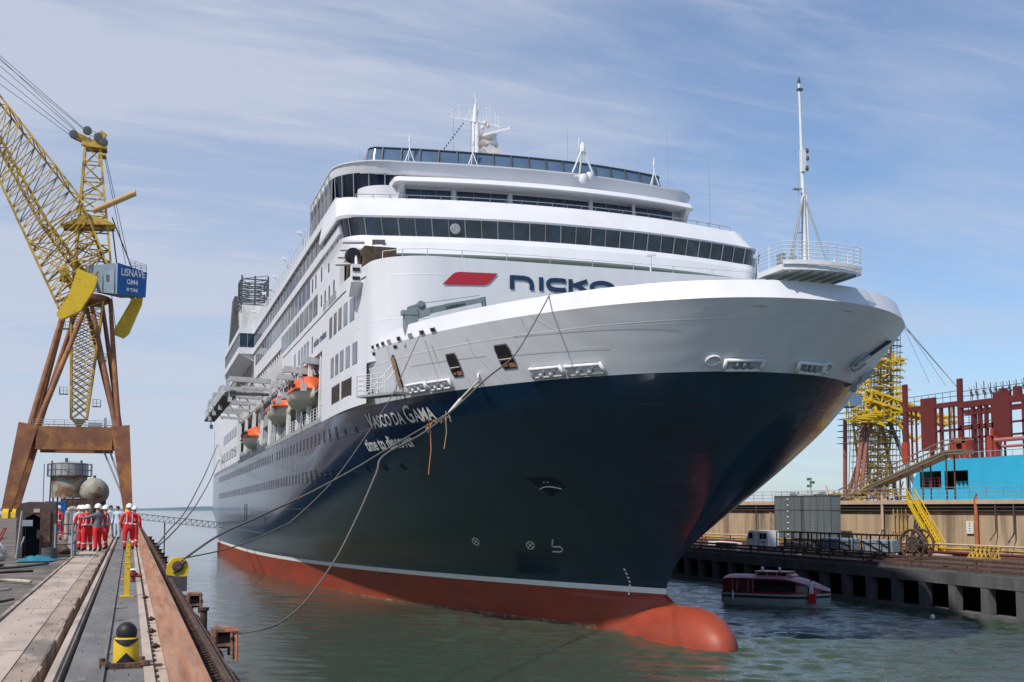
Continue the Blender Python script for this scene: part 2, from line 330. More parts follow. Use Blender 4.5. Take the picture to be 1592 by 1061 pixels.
def water_mesh():
    """wind ripples as real relief on a polar sheet that is fine nearby and coarse far off"""
    rs = np.exp(np.linspace(math.log(9.0), math.log(330.0), 940)); an = np.radians(np.linspace(-8, 62, 560))
    Rr, Aa = np.meshgrid(rs, an, indexing='ij'); X = Rr*np.sin(Aa); Y = Rr*np.cos(Aa); Z = np.zeros_like(X)
    rg = np.random.RandomState(5); wind = math.radians(62)
    gust = 1 + .35*np.sin(X*.09+Y*.05+1)*np.sin(Y*.07-X*.03) + .2*np.sin(X*.31-Y*.17)
    for i in range(64):
        lam = .42*(3.6/.42)**(rg.rand()**1.3); th = wind + rg.normal()*.42; k = 2*math.pi/lam
        s = .040*(1.0 if lam < 2.6 else .5); fade = np.clip((lam/ (Rr*.0085+.05) - .8)/1.2, 0, 1)
        Z += fade*s/k*np.sin(k*(X*math.cos(th)+Y*math.sin(th)) + rg.rand()*6.28 + .5*np.sin(X*.4+i)*np.sin(Y*.3+2*i))
    m = np.clip((X-11)/22, 0, 1); m = m*m*(3-2*m); Z *= gust*(.27+.95*m)
    Z *= np.clip((330-Rr)/60, 0, 1); n0, n1 = X.shape
    co = np.stack([X, Y, Z], -1).reshape(-1, 3).astype(np.float32)
    idx = np.arange(n0*n1).reshape(n0, n1); q = np.stack([idx[:-1,:-1], idx[:-1,1:], idx[1:,1:], idx[1:,:-1]], -1).reshape(-1, 4)
    me = bpy.data.meshes.new('water'); me.vertices.add(len(co)); me.vertices.foreach_set('co', co.ravel())
    me.loops.add(q.size); me.loops.foreach_set('vertex_index', q.ravel()[::1].astype(np.int32)); me.polygons.add(len(q)); me.polygons.foreach_set('loop_start', np.arange(0, q.size, 4, dtype=np.int32))
    me.update(calc_edges=True); me.polygons.foreach_set('use_smooth', np.ones(len(q), dtype=bool))
    b = bmesh.new(); b.from_mesh(me)
    if sum(f.normal.z for f in list(b.faces)[:50]) < 0: bmesh.ops.reverse_faces(b, faces=b.faces)
    # ring out to the horizon
    rim = [co[idx[-1,j]] for j in range(n1)]
    for (ax, ay, bx, by) in (): pass
    b.to_mesh(me); b.free(); me.materials.append(WM); o = bpy.data.objects.new('water', me); C.objects.link(o); return struct(o)
WM = water_mat(); water_mesh()
mb = MB(); mb.add([(-6000,-200,-.12),(6000,-200,-.12),(6000,9000,-.12),(-6000,9000,-.12)], [(0,1,2,3)])
struct(mb.build('open_water', WM))
# near quay ground: long tongue of land on the left, one body per strip, each standing on the quay mass
QZ = 5.45
mb = MB(); mb.box(-400, -1.82, -60, 330, -4, QZ-.02); struct(mb.build('quay_ground', GROUND))
mb = MB(); mb.box(-1.82, -1.76, -6, 330, QZ-.6, QZ+.03); struct(mb.build('kerb', CONC))
mb = MB()
y = -6.0
while y < 330:      # concrete slabs with open joints
    L = 2.9; mb.box(-1.755, -1.125, y, y+L-.03, QZ-.5, QZ+random.uniform(-.004,.006)); y += L
struct(mb.build('quay_slabs', PLATE))
mb = MB(); mb.box(-1.115, -.875, -6, 330, QZ-.5, QZ-.01); struct(mb.build('quay_concrete_strip', CONC))
# ragged edge of broken concrete towards the rail slot
mb = MB(); y = 6.0
while y < 70:
    l = random.uniform(.3, 1.6); w = random.uniform(.0, .035); mb.box(-.877, -.865+w, y, y+l, QZ-.35, QZ-.015); y += l
struct(mb.build('broken_concrete_edge', CONC))
mb = MB(); mb.box(-1.12, 1.2, -60, 330, -4, QZ-.30); struct(mb.build('rail_slot_floor', DRUST))
mb = MB(); mb.box(-.735, -.615, -6, 330, QZ-.29, QZ+.0); mb.box(-.705, -.645, -6, 330, QZ-.29, QZ+.035)
tag(mb.build('crane_rail', PLATE), 'worn steel crane rail lying in the open slot of the quay', 'rail')
mb = MB(); mb.box(-.55, -.235, -6, 330, QZ-.29, QZ+.0); mb.box(-.235,-.20,-6,330,QZ-.29,QZ+.03); struct(mb.build('walkway_plate', ASPH))
mb = MB(); mb.box(-.198, .17, -6, 330, QZ-.29, QZ-.005); struct(mb.build('edge_walkway', ASPH))
mb = MB(); mb.box(.172, .27, -6, 330, QZ-.29, QZ+.015); mb.box(.272, .40, -6, 330, QZ-.29, QZ-.03)
for i in range(150):
    y = 8+i*.42; mb.lathe([(.018,0),(.018,.02),(.008,.03)], 6, (.30,y,QZ-.03), 1)
struct(mb.build('bolted_plate_strip', [PLATE, DRUST]))
# big rusty channel rail
mb = MB()
mb.prism([(.402,QZ-.29),(.72,QZ-.29),(.72,QZ+.13),(.60,QZ+.13),(.56,QZ+.03),(.402,QZ+.03)], 1, -6, 330)
tag(mb.build('edge_girder', RUST), 'long rusty brown steel girder running along the quay edge', 'girder')
# dark rack and slope outside the girder
mb = MB(); mb.box(.722, .98, -6, 330, QZ-.7, QZ-.16); struct(mb.build('rack_bed', DRUST))
mb = MB(); mb.box(.93, .975, -6, 330, QZ-.16, QZ-.06); mb.box(.99, 1.02, -6, 330, QZ-.2, QZ-.08)
for i in range(190):
    y = 9.5+i*.22; mb.beam((.74,y,QZ-.13),(.93,y+.05,QZ-.11), .035, .05)
tag(mb.build('toothed_rack', DRUST), 'dark toothed rack track beside the rusty girder', 'rack')
mb = MB(); mb.prism([(.98,-4),(1.45,-4),(1.45,QZ-.75),(1.30,QZ-.52),(1.03,QZ-.24),(.98,QZ-.24)], 1, -60, 330); struct(mb.build('quay_wall', DCONC))
def dup_root_world(r):
    for k in list(r.keys()): pass
    return r
# chain fender line along the wall edge (many little links) - one thing
mb = MB()
for i in range(300):
    y = 9+i*.14; x = 1.35+.03*sin(i*.31); mb.beam((x,y-.09,QZ-.60),(x+.01,y+.09,QZ-.60), .07 if i%2 else .03, .03 if i%2 else .07)
tag(mb.build('anchor_chain', DRUST), 'dark rusty chain lying along the sloping lip of the quay', 'chain')
# right dock: low quay on piles, ground behind, high retaining wall
RW = 53.3
def wx(y): return RW + (y-75)*0.043       # wall line swings slightly
mb = MB()
A = [(wx(20),20),(wx(420),420),(700,420),(700,20)]
mb.prism([(a,b) for a,b in A], 2, 2.2, 2.9); struct(mb.build('dock_deck', DCONC))
mb = MB(); o = [(wx(20)+.4,20),(wx(420)+.4,420),(71.5,420),(71.5,20)]
mb.prism(o, 2, 2.905, 2.94); struct(mb.build('dock_surface', DRUST))
mb = MB(); mb.add([(wx(20)+3.2,20,-3),(wx(420)+3.2,420,-3),(wx(420)+3.2,420,2.2),(wx(20)+3.2,20,2.2)], [(0,1,2,3)]); struct(mb.build('dock_inner_wall', BLACK))
wall = empty('dock_wall', 'grey concrete dock front standing on square piers in the water', 'dock wall', (wx(75),75,0))
mb = MB(); mb.prism([(wx(20)-.25-wx(75),20-75),(wx(420)-.25-wx(75),420-75),(wx(420)+.5-wx(75),420-75),(wx(20)+.5-wx(75),20-75)], 2, 1.95, 2.75); mb.build('fascia', DCONC, wall)
mb = MB(); mb.prism([(wx(20)-.25-wx(75),20-75),(wx(420)-.25-wx(75),420-75),(wx(420)+1.2-wx(75),420-75),(wx(20)+1.2-wx(75),20-75)], 2, -.1, .20); mb.build('sill', DCONC, wall)
mb = MB(); mb.box(-.22,.35,-.36,.36,-1.5,1.96); 
p0 = mb.build('pier', DCONC, wall)
for i in range(-17, 70):
    y = i*3.2; dx = wx(75+y)-wx(75)
    if i == -17: p0.location = (dx,y,0); continue
    p = p0.copy(); C.objects.link(p); p.parent = wall; p.location = (dx,y,0)
for k,(dz,dx2,w) in enumerate(((2.95,.1,.16),(3.25,.9,.12),(3.5,1.7,.12))):
    mb = MB(); mb.beam((wx(20)+dx2,20,dz),(wx(420)+dx2,420,dz), w, w*1.4); mb.beam((wx(20)+dx2+.25,20,dz-.05),(wx(420)+dx2+.25,420,dz-.05), w*.6, w)
    if k: [mb.beam((wx(20+j*6)+dx2,20+j*6,2.9),(wx(20+j*6)+dx2,20+j*6,dz), .1) for j in range(60)]
    tag(mb.build('dock_rail', DRUST), ['dark rail lying on the edge of the far dock','dark pipe rail on short posts behind the dock edge rail','highest dark pipe rail at the back of the dock edge'][k], 'rail')
# upper retaining wall
UX = 70.0
up = empty('retaining_wall', 'high stained tan wall of the upper dock with a pale ledge on top', 'retaining wall', (UX,90,0))
mb = MB(); mb.box(0, 3, -80, 190, 2.9, 6.9); mb.build('wall_face', TAN, up)
mb = MB(); mb.box(-.5, 14, -80, 190, 7.45, 7.85); mb.build('ledge', TANT, up)
mb = MB(); mb.box(0.0, 3, -80, 190, 6.9, 7.45); mb.tube([(-.25,-80,7.15),(-.25,190,7.15)], .1, 6); mb.tube([(-.2,-80,6.85),(-.2,190,6.85)], .07, 6); mb.build('service_pipes', DTAN, up)
mb = MB()
for i in range(12):
    y = -60+i*14+random.uniform(-2,2); mb.box(-.12, 0, y, y+.35, 2.9, 6.9)
mb.each('buttress', CONC, up)
mb = MB(); mb.box(14, 640, -80, 190, 2.9, 7.3); struct(mb.build('upper_ground', GROUND, loc=(UX,90,0)))
mb = MB(); rail(mb, [(UX-.2, 20+i*2.0, 7.85) for i in range(130)], 1.1, 3, .025, 2.0)
tag(mb.build('ledge_railing', GREY), 'thin grey railing along the top of the tan wall', 'railing')
# low pipes along the foot of the wall
for i,(dx2,z,r,m) in enumerate(((-1.2,3.5,.12,YEL),(-1.7,3.9,.10,TANT),(-2.0,3.2,.14,DRED))):
    mb = MB(); mb.tube([(UX+dx2, 40, z),(UX+dx2, 200, z)], r, 6, 0)
    for j in range(22): mb.beam((UX+dx2,42+j*7,2.94),(UX+dx2,42+j*7,z),.12,mi=1)
    tag(mb.build('foot_pipe', [m, DTAN]), ['yellow pipe on short stands at the foot of the tan wall','tan pipe on taller stands near the foot of the tan wall','dark red pipe lowest and furthest from the tan wall'][i], 'pipe')
# distant hills and shore
mb = MB()
G = [[],[]]; 
for i in range(161):
    x = -3500+i*60; h = 9 + 9*max(0,sin(i*.07+.4)) + 3*sin(i*.31) + 2*sin(i*.83)
    G[0].append((x,3600,-1)); G[1].append((x,3640,max(4,h)))
G.append([(x,4300,-1) for (x,_,_) in G[0]])
mb.grid(G); struct(mb.build('hills', HILLM, smooth=True))
# ============================================================ CRUISE SHIP
SP, SYAW = radians(-0.3), radians(-0.36)
ship = empty('cruise_ship', 'huge cruise ship with navy hull, white upper decks and red bulbous bow', 'cruise ship', (28.35,57.5,0))
ship.rotation_euler = (SP, 0, SYAW)
SHM = Matrix.Translation((28.35,57.5,0)) @ Matrix.Rotation(SYAW,4,'Z') @ Matrix.Rotation(SP,4,'X')
HB = 15.6
ZS=[-3, 0, 2.6, 3.5, 5, 6.5, 8, 10, 12, 13.4, 16.45, 17.4]
LS=[110,105,98,87, 68, 56, 48, 40.5, 35.5, 33, 30.5,30.5]
PS=[2.8,2.8,2.8,2.7,2.6,2.4,2.3,2.15,2.05,2,2.05,2.05]
QS=[1,1,1,1.03,1.1,1.2,1.36,1.62,1.88,2,2.1,2.1]
ST=[-1,-1,-1.05,-1.7,-3.1,-5.0,-6.6,-8.8,-10.9,-12.1,-14.7,-14.6]
def pchip(X, Y):
    n = len(X); h = [X[i+1]-X[i] for i in range(n-1)]; d = [(Y[i+1]-Y[i])/h[i] for i in range(n-1)]
    m = [d[0]] + [0 if d[i-1]*d[i] <= 0 else 2*d[i-1]*d[i]/(d[i-1]+d[i]) for i in range(1,n-1)] + [d[-1]]
    def f(x):
        if x >= 13.4:                      # straight flare up to the knuckle and on
            return Y[9] + (Y[10]-Y[9])*(x-13.4)/3.05
        if x <= X[0]: return Y[0]
        if x >= X[-1]: return Y[-1]
        i = 0
        while x > X[i+1]: i += 1
        t = (x-X[i])/h[i]
        return (1+2*t)*(1-t)**2*Y[i] + t*(1-t)**2*h[i]*m[i] + t*t*(3-2*t)*Y[i+1] + t*t*(t-1)*h[i]*m[i+1]
    return f
fL, fP, fQ, fS = pchip(ZS,LS), pchip(ZS,PS), pchip(ZS,QS), pchip(ZS,ST)
def aft(z, sy):
    if sy < 128: return 1.0
    t = (sy-128)/64.0; low = max(0.0, min(1.0, (7-z)/7.0))
    return max(0.02, 1 - (0.20+0.55*low)*t**1.6)
def half(z, sy):
    s = sy - fS(z); L = fL(z)
    if s <= 0: return 0.0
    b = HB if s >= L else HB*(1-(1-s/L)**fP(z))**(1/fQ(z))
    return b*aft(z, sy)
def bend(z, sy):
    t = max(0.0, min(1.0, (7-sy)/20.0)); t = t*t*(3-2*t); return .8*t*max(0.0, min(1.0, (z-12.2)/4.2))
def hp(z, sy, off=0.0, side=-1):
    """point on the hull skin (ship frame), pushed out by off"""
    e = .05
    b = half(z,sy); db = (half(z,sy+e)-half(z,sy-e))/(2*e); dz = (half(z+e,sy)-half(z-e,sy))/(2*e)
    n = Vector((1,-db,-dz)).normalized()
    p = Vector((b,sy,z)) + n*off
    return Vector((side*p.x + bend(z,sy), p.y, p.z))
def stations(z, na=46, nb=26):
    s0 = fS(z); L = fL(z); e = min(s0+L, 120)
    a = [s0 + (e-s0)*(i/na)**1.9 for i in range(na+1)]
    return a + [e + (192-e)*(j/nb) for j in range(1,nb+1)]
def hull_band(zs, name, m, parent=ship, side=(-1,1), sy0=None, sy1=None, smooth=True, off=0.0):
    mb = MB()
    for sd_ in side:
        G = []
        for z in zs:
            st = stations(z)
            if sy0 is not None or sy1 is not None:
                a = sy0 if sy0 is not None else fS(z); b = sy1 if sy1 is not None else 192
                st = [a+(b-a)*(i/60)**(1.9 if sy0 is None else 1.0) for i in range(61)]
            G.append([tuple(hp(z,s,off,sd_)) if off else (sd_*half(z,s)+bend(z,s), s, z) for s in st])
        mb.grid(G)
    b = mb.build(name, m, parent, smooth)
    # weld the stem
    bm = bmesh.new(); bm.from_mesh(b.data); bmesh.ops.remove_doubles(bm, verts=bm.verts, dist=.002); bmesh.ops.recalc_face_normals(bm, faces=bm.faces); bm.to_mesh(b.data); bm.free()
    b.data.polygons.foreach_set('use_smooth', [True]*len(b.data.polygons))
    return b
def fr(a, b, n): return [a+(b-a)*i/n for i in range(n+1)]
hull_band(fr(-2.5,2.3,8), 'bottom_plating', REDB)
hull_band([-.3,.10,.24], 'waterline_scum', mat('waterline scum', (.20,.085,.05), .7, var=.5, sc=2.5, col2=(.30,.20,.14), c2lo=.5, c2hi=.6), off=.006)
hull_band(fr(2.3,2.62,1), 'waterline_stripe', STRIPE, off=.012)
hull_band(fr(2.6,13.4,36), 'hull', NAVY)
hull_band(fr(13.4,16.45,10), 'bow_plating', WHITE, sy1=22.7)
# aft white strip above the navy hull (behind the boat deck)
hull_band([13.4,13.75], 'deck_edge_strip', GREY, off=.05, sy0=22.7, sy1=150)
# transom
mb = MB(); zs = fr(-2.5,13.4,14); G = [[(k*half(z,192)/6,192,z) for k in range(-6,7)] for z in zs]; mb.grid(G); mb.build('transom', NAVY, ship)
# bulb: blunt egg below the stem, merging aft into the forefoot
mb = MB(); G = []; nb_ = 40
for i in range(nb_+1):
    t = i/nb_; y = -7.85 + 16.6*t**1.35; u = min(1.0, (y+7.85)/4.0)
    e = sqrt(max(0.0, 1-(1-u)**2)); fade = max(0.0, (y-1.0)/8.0)
    rx = (1.72*e)*(1-.45*fade**1.5) + .01; rz = 2.32*e + .01; zc = -.28 - .05*(y+7.85) - 1.0*fade**1.6
    G.append([(rx*cos(a), y, zc+rz*sin(a)) for a in [2*pi*k/40 for k in range(40)]])
mb.grid(G, close=True); mb.build('bulbous_bow', REDB, ship, True)
# fairing: concave saddle from the stem foot down on to the bulb
mb = MB(); G = []
for i in range(15):
    t = i/14; y = -3.3 + 9.0*t; zt = 1.72 + .72*min(1,(y+3.3)/2.4)**2.2; w0 = max(.05, half(2.4, y)) if y > -.9 else .05
    row = []
    for k in range(-10,11):
        v = abs(k)/10; z = zt*(1-v) - .9*v; w = w0 + (1.66*min(1,(y+4.2)/2.2)**.5+.35*t - w0)*v**1.7
        row.append((w*(1 if k > 0 else -1) if k else 0, y, z))
    G.append(row)
mb.grid(G); mb.build('bulb_fairing', REDB, ship, True)
# bulwark with rim and inner face
def bw(z, s, inn): 
    p = half(z, s); return max(0, p-inn)
mb = MB()
for sd_ in (-1,1):
    ss = [ -14.7 + 24.5*(i/60)**1.9 for i in range(61)]
    def q(z, inn, lean, i):
        s = ss[i] + (lean if i < 40 else lean*(60-i)/20)*(1-i/75)
        b = half(16.45, ss[i]); f = 1-lean*.028
        top = z - .75*max(0,(i-50)/10)**1.5*(1 if z > 16.5 else 0)
        return (sd_*max(0,b*f-inn)+bend(z,ss[i]), s+inn*(1 if i < 12 else .4), top)
    mb.grid([[q(16.45,0,0,i) for i in range(61)], [q(16.95,0,.28,i) for i in range(61)], [q(17.34,0,.5,i) for i in range(61)], [q(17.38,.10,.55,i) for i in range(61)], [q(17.32,.2,.55,i) for i in range(61)], [q(16.3,.2,.1,i) for i in range(61)]])
bwk = mb.build('bulwark', WHITE, ship, 38)
# foredeck
mb = MB(); mb.grid([[(k/8*half(16.2,s)*.97+bend(16,s), s, 16.1) for k in range(-8,9)] for s in fr(-14.2,9,24)]); mb.build('foredeck', DECKT, ship)
mb = MB(); mb.grid([[(k/8*half(13.4,s)*.985, s, 13.35) for k in range(-8,9)] for s in fr(22,191,24)]); mb.build('boat_deck', DECKT, ship)
# --- superstructure outlines
PORT = [1.0]
def outline(c, k, w, r, ye, n=26, ry=None):
    P = outline0(c, k, w, r, ye, n, ry); f = PORT[0]
    return [(x*f if x > 0 else x, y) for x, y in P]
def outline0(c, k, w, r, ye, n=26, ry=None):
    """plan: from starboard aft, round the front, to port aft"""
    ry = ry or r; P = [(-w, ye)]; xc = w-r; yf = c + k*xc*xc
    for i in range(9):
        a = pi/2*i/8; P.append((-w + r*(1-cos(a)), yf + ry*(1-sin(a))))
    for i in range(1,n): 
        x = -xc + 2*xc*i/n; P.append((x, c+k*x*x))
    for i in range(9):
        a = pi/2*(1-i/8); P.append((w - r*(1-cos(a)), yf + ry*(1-sin(a))))
    P.append((w, ye)); return P
def wrap(levels, name, m, cap=(1,1), parent=ship, smooth=35, closed=True):
    """levels: list of (z, c, k, w, r, ye[, ry])"""
    mb = MB(); G = []
    for l in levels:
        P = outline(l[1],l[2],l[3],l[4],l[5],ry=(l[6] if len(l) > 6 else None)); G.append([(x,y,l[0]) for x,y in P])
    mb.grid(G, close=closed)
    if cap[0]: mb.add(G[0], [tuple(range(len(G[0])))])
    if cap[1]: mb.add(G[-1], [tuple(range(len(G[-1])))])
    return mb.build(name, m, parent, smooth)
# lower front house wall (carries the lettering); follows the shell at the sides
def shellx(sy): return half(16.45, sy)
def front_house():
    P = []
    for i in range(41): s = 60-(60-8.2)*i/40; P.append((-shellx(s), s))
    xe, ye = -shellx(8.2), 8.2
    for i in range(1,13):
        a = pi/2*i/12; P.append((xe + 3.9*(1-cos(a)), ye - 3.25*sin(a)))
    for i in range(1,24): x = -11.1+ 22.2*i/24; P.append((x, 4.8+.0012*x*x+ .0))
    return P + [(-x,y) for x,y in reversed(P[:53])]
FH = front_house()
mb = MB()
i0 = 41-29 # index where sy ~ 22.7
sel = [p for p in FH if p[1] <= 23.0]
G = [[(x,y,z) for x,y in sel] for z in (15.8, 18, 20, 21.9)]
mb.grid(G)
inn = [(x*(1-.012), y+.2) for x,y in sel]
mb.grid([[(x,y,21.9) for x,y in sel],[(x,y,21.9) for x,y in inn],[(x,y,20.9) for x,y in inn]])
mb.build('front_house', WHITE, ship, 40)
mb = MB(); d = [(x,y,21.0) for x,y in sel]; mb.add(d, [tuple(range(len(d)))]); mb.build('forward_deck', DECKT, ship)
def shell_panel(name, m, z0, z1, s0, s1, sides=(-1,1), off=0.0, n=24, th=None):
    mb = MB()
    for sd_ in sides:
        G = []
        for z in (z0, z1): G.append([(sd_*(shellx(s)*aft(20,s)/ (aft(16.45,s)) +off), s, z) for s in fr(s0,s1,n)])
        mb.grid(G)
        if th: # lower and upper return
            mb.grid([G[0], [(p[0]-sd_*th, p[1], p[2]) for p in G[0]]]); mb.grid([G[1], [(p[0]-sd_*th, p[1], p[2]) for p in G[1]]])
            for q in (0,-1): mb.add([G[0][q], G[1][q], (G[1][q][0]-sd_*th,)+G[1][q][1:], (G[0][q][0]-sd_*th,)+G[0][q][1:]], [(0,1,2,3)])
    return mb.each(name, m, ship, 40) if len(sides) == 2 and not th else mb.build(name, m, ship, 40)
for q_ in (-1,1): shell_panel('side_plating', WHITE, 13.4, 18.62, 8.2, 22.7, (q_,), .004)
for q_ in (-1,1): shell_panel('side_plating', WHITE, 21.0, 25.3, 15.5, 47, (q_,), 0, th=.3)
shell_panel('side_plating', WHITE, 18.6, 21.3, 8.2, 47, (-1,), .006, th=.3)
shell_panel('side_plating', WHITE, 18.6, 21.3, 22.7, 47, (1,), 0, th=.3)
for q_ in (-1,1): shell_panel('side_plating', WHITE, 22.3, 25.3, 47, 139, (q_,), 0, th=.3)
for q_ in (-1,1): shell_panel('side_plating', WHITE, 13.4, 22.3, 95, 160, (q_,), 0, th=.3)
for q_ in (-1,1): shell_panel('balcony_band', WHITE, 25.3, 25.95, 15.0, 139, (q_,), .18, th=.6)
for q_ in (-1,1): shell_panel('upper_deck_band', WHITE, 27.7, 28.35, 17.0, 120, (q_,), .10, th=.6)
shell_panel('seam', DKGREY, 21.12, 21.2, 8.4, 46, (-1,), .03)
for q_ in (-1,1): shell_panel('glazed_strip', GLASSG, 25.95, 27.7, 17.0, 120, (q_,), -.08, th=.1)
mb = MB()
for i in range(46):
    s = 18+i*2.2; mb.box(-HB+.02, -HB+.09, s, s+.10, 25.95, 27.7)
mb.each('glazing_mullion', FRAME, ship)
# recess back walls, deck slabs
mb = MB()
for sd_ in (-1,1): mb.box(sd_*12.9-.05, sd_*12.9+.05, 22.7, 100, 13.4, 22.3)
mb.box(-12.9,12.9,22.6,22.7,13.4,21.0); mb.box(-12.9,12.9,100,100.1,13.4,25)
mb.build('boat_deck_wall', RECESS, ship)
mb = MB(); mb.box(-15.55,-12.9,22.75,47,18.65,18.9); mb.box(-15.3,-12.9,47,95,18.65,18.85); mb.box(-15.3,-12.9,47,95,21.35,21.55); mb.box(-15.3,-12.9,22.75,95,16.05,16.2); mb.each('promenade_slab', GREY, ship)
mb = MB(); rail(mb, [(-15.35,s,21.55) for s in fr(47,95,1)], 1.0, 4, .03, 1.6)
for s in fr(47,95,26): mb.box(-15.5,-15.3,s,s+.14,18.9,22.3)
mb.build('promenade_railing', WHITE2, ship)
# roof plates (seen only from other heights)
mb = MB()
mb.add([(-15.3,16,25.3),(15.3,16,25.3),(15.3,139,25.3),(-15.3,139,25.3)], [(0,1,2,3)]); mb.add([(-15.3,20,28.3),(15.3,20,28.3),(15.3,118,28.3),(-15.3,118,28.3)], [(0,1,2,3)])
mb.add([(-15.3,139,25.3),(15.3,139,25.3),(13.2,160,22.3),(-13.2,160,22.3)], [(0,1,2,3)]); mb.add([(-13.3,160,22.3),(13.3,160,22.3),(13.3,160,13.4),(-13.3,160,13.4)], [(0,1,2,3)])
mb.each('roof_plating', WHITE2, ship)
# --- bridge front, from the bottom up
K = .0085
PORT[0] = .96
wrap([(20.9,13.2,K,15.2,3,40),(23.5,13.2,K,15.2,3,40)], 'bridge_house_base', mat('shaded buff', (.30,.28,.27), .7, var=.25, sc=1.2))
wrap([(23.40,10.1,.010,15.2,3.0,22),(23.5,10.0,.010,15.4,2.8,22),(24.35,10.35,.010,15.6,2.3,22),(24.37,10.55,.010,15.6,2.2,22),(24.85,11.0,.0095,15.75,2.0,22)], 'bridge_skirt', WHITE)
wrap([(24.84,11.5,.0095,15.5,1.5,22),(26.15,11.35,.0095,15.75,1.5,22)], 'bridge_glazing', GLASSD, cap=(0,0), smooth=35)
wrap([(26.12,11.5,.0095,16.0,1.2,22),(26.32,11.45,.0095,16.05,1.2,22),(26.5,11.9,.0095,16.0,1.2,22),(28.12,13.75,.0095,15.75,1.2,22),(28.14,13.95,.0095,15.55,1.2,22),(27.0,14.0,.0095,15.4,1.2,22)], 'bridge_fascia', WHITE, cap=(1,1))
mb = MB()
P = outline(13.65,.0095,15.75,1.2,22)
rail(mb, [(x,y,28.1) for x,y in P[9:36]], .22, 1, .025, 2.2)
mb.build('bridge_top_rail', GREY, ship)
mb = MB()   # window mullions follow the outline
Pb = outline(11.47,.0095,15.55,1.5,22); Pt = outline(11.30,.0095,15.80,1.5,22)
def along(P, t):
    Ls = [0]
    for a, b in zip(P[:-1], P[1:]): Ls.append(Ls[-1]+sqrt((a[0]-b[0])**2+(a[1]-b[1])**2))
    d = t*Ls[-1] if t <= 1 else t
    for i in range(len(P)-1):
        if d <= Ls[i+1]:
            u = (d-Ls[i])/max(1e-9,Ls[i+1]-Ls[i]); return (P[i][0]+(P[i+1][0]-P[i][0])*u, P[i][1]+(P[i+1][1]-P[i][1])*u)
    return P[-1]
Fb, Ft = Pb[1:-1], Pt[1:-1]
for i in range(31):
    t = i/30; a = along(Fb,t); b = along(Ft,t)
    mb.beam((a[0],a[1]-.02,24.86),(b[0],b[1]-.02,26.13), .065 if i%2 == 0 else .035, .05)
for sd_ in (-1,1):
    for s in (14.6,16.5,18.6,20.6): mb.beam((sd_*15.53,s,24.86),(sd_*15.79,s,26.13), .05, .09)
mb.each('bridge_mullion', FRAME, ship)
mb = MB(); mb.lathe([(.30,0),(.36,.02),(.36,.05),(.30,.07)], 20, (-8.6,11.96,25.5), 0, 'y'); mb.build('clear_view_screen', GREY, ship)
# recessed deck house above the bridge with strip windows under an eyebrow roof
PORT[0] = .80
wrap([(26.9,15.2,.008,14.0,2.0,30),(29.35,15.2,.008,14.0,2.0,30)], 'deck_house', WHITE)
PORT[0] = .90
wrap([(29.3,13.75,.010,11.9,.5,24),(29.36,13.7,.010,11.95,.5,24),(29.78,14.1,.010,11.9,.5,24),(29.8,14.3,.010,11.7,.5,24)], 'eyebrow_roof', WHITE)
mb = MB()
for sd_ in (-1,1):
    x = sd_*11.4 if sd_ < 0 else 10.2; yf = 13.9+.010*x*x
    mb.prism([(yf+.1,29.35),(yf+2.6,29.35),(yf+2.6,28.1),(yf+1.1,28.1)], 0, x-.16, x+.16)
for x in (-7.7,-3.7,2.4,5.85): mb.box(x-.12,x+.12,15.08+.008*x*x,15.3+.008*x*x,28.1,29.3)
mb.each('roof_supports', WHITE, ship)
for i,(a,b) in enumerate(((-11.0,-7.9),(-7.5,-3.9),(-3.5,2.2),(2.6,5.7),(6.0,9.2))):
    mb = MB(); mb.grid([[(x,15.2+.008*x*x-.03,z) for x in fr(a,b,8)] for z in (28.42,29.14)]); f = mb.build('deck_window', GLASSB, ship)
    mb = MB()
    for x in fr(a,b,3)[1:-1]: mb.box(x-.02,x+.02,15.15+.008*x*x,15.17+.008*x*x,28.42,29.14)
    mb.each('mullion', FRAME, f)
# crow's nest lounge: dark wrap glazing, rim and glass screen
PORT[0] = .80
wrap([(28.1,16.8,.0075,15.35,3.6,29.5,3.2),(30.45,16.1,.0075,15.6,3.6,29.5,3.2)], 'lounge_glazing', GLASSD, cap=(0,1))
shell_panel('lounge_side_glass', GLASSG, 28.36, 30.4, 19.4, 29.3, (-1,), -.06)
mb = MB()
for t in (.035,.06,.09,.125,.16,.20): 
    P = outline(16.5,.0075,15.45,3.6,20,ry=3.2)[1:-1]; P2 = outline(15.95,.0075,15.66,3.6,20,ry=3.2)[1:-1]
    a = along(P,t); b = along(P2,t); mb.beam((a[0],a[1],28.2),(b[0],b[1],30.4), .06)
for s in (20.5,22.3,24.1,25.9,27.7,29.2): mb.beam((-15.62,s,28.36),(-15.62,s,30.9), .09)
mb.each('lounge_mullion', GREY, ship)
wrap([(30.35,15.9,.0090,15.45,4.2,30,3.6),(30.40,15.75,.0090,15.5,4.2,30,3.6),(31.10,15.45,.0090,15.55,4.2,30,3.6),(31.12,15.35,.0090,15.6,4.2,30,3.6),(31.2,15.35,.0090,15.6,4.2,30,3.6)], 'lounge_roof_rim', WHITE)
PORT[0] = .70
wrap([(31.2,16.1,.0075,13.4,.7,21.5),(32.35,16.45,.0075,13.2,.7,21.0)], 'screen_glass', SCREENG, cap=(0,0), closed=False)
mb = MB(); Pb2 = outline(16.05,.0075,13.42,.7,21.5); Pt2 = outline(16.4,.0075,13.22,.7,21.0)
for i in range(19):
    a = along(Pb2[1:-1],i/18); b = along(Pt2[1:-1],i/18); mb.beam((a[0],a[1]-.02,31.2),(b[0],b[1]-.02,32.35), .09)
mb.tube([(x,y,32.37) for x,y in Pt2[1:-1]], .05, 5)
mb.each('screen_post', DKGREY, ship)
PORT[0] = 1.0
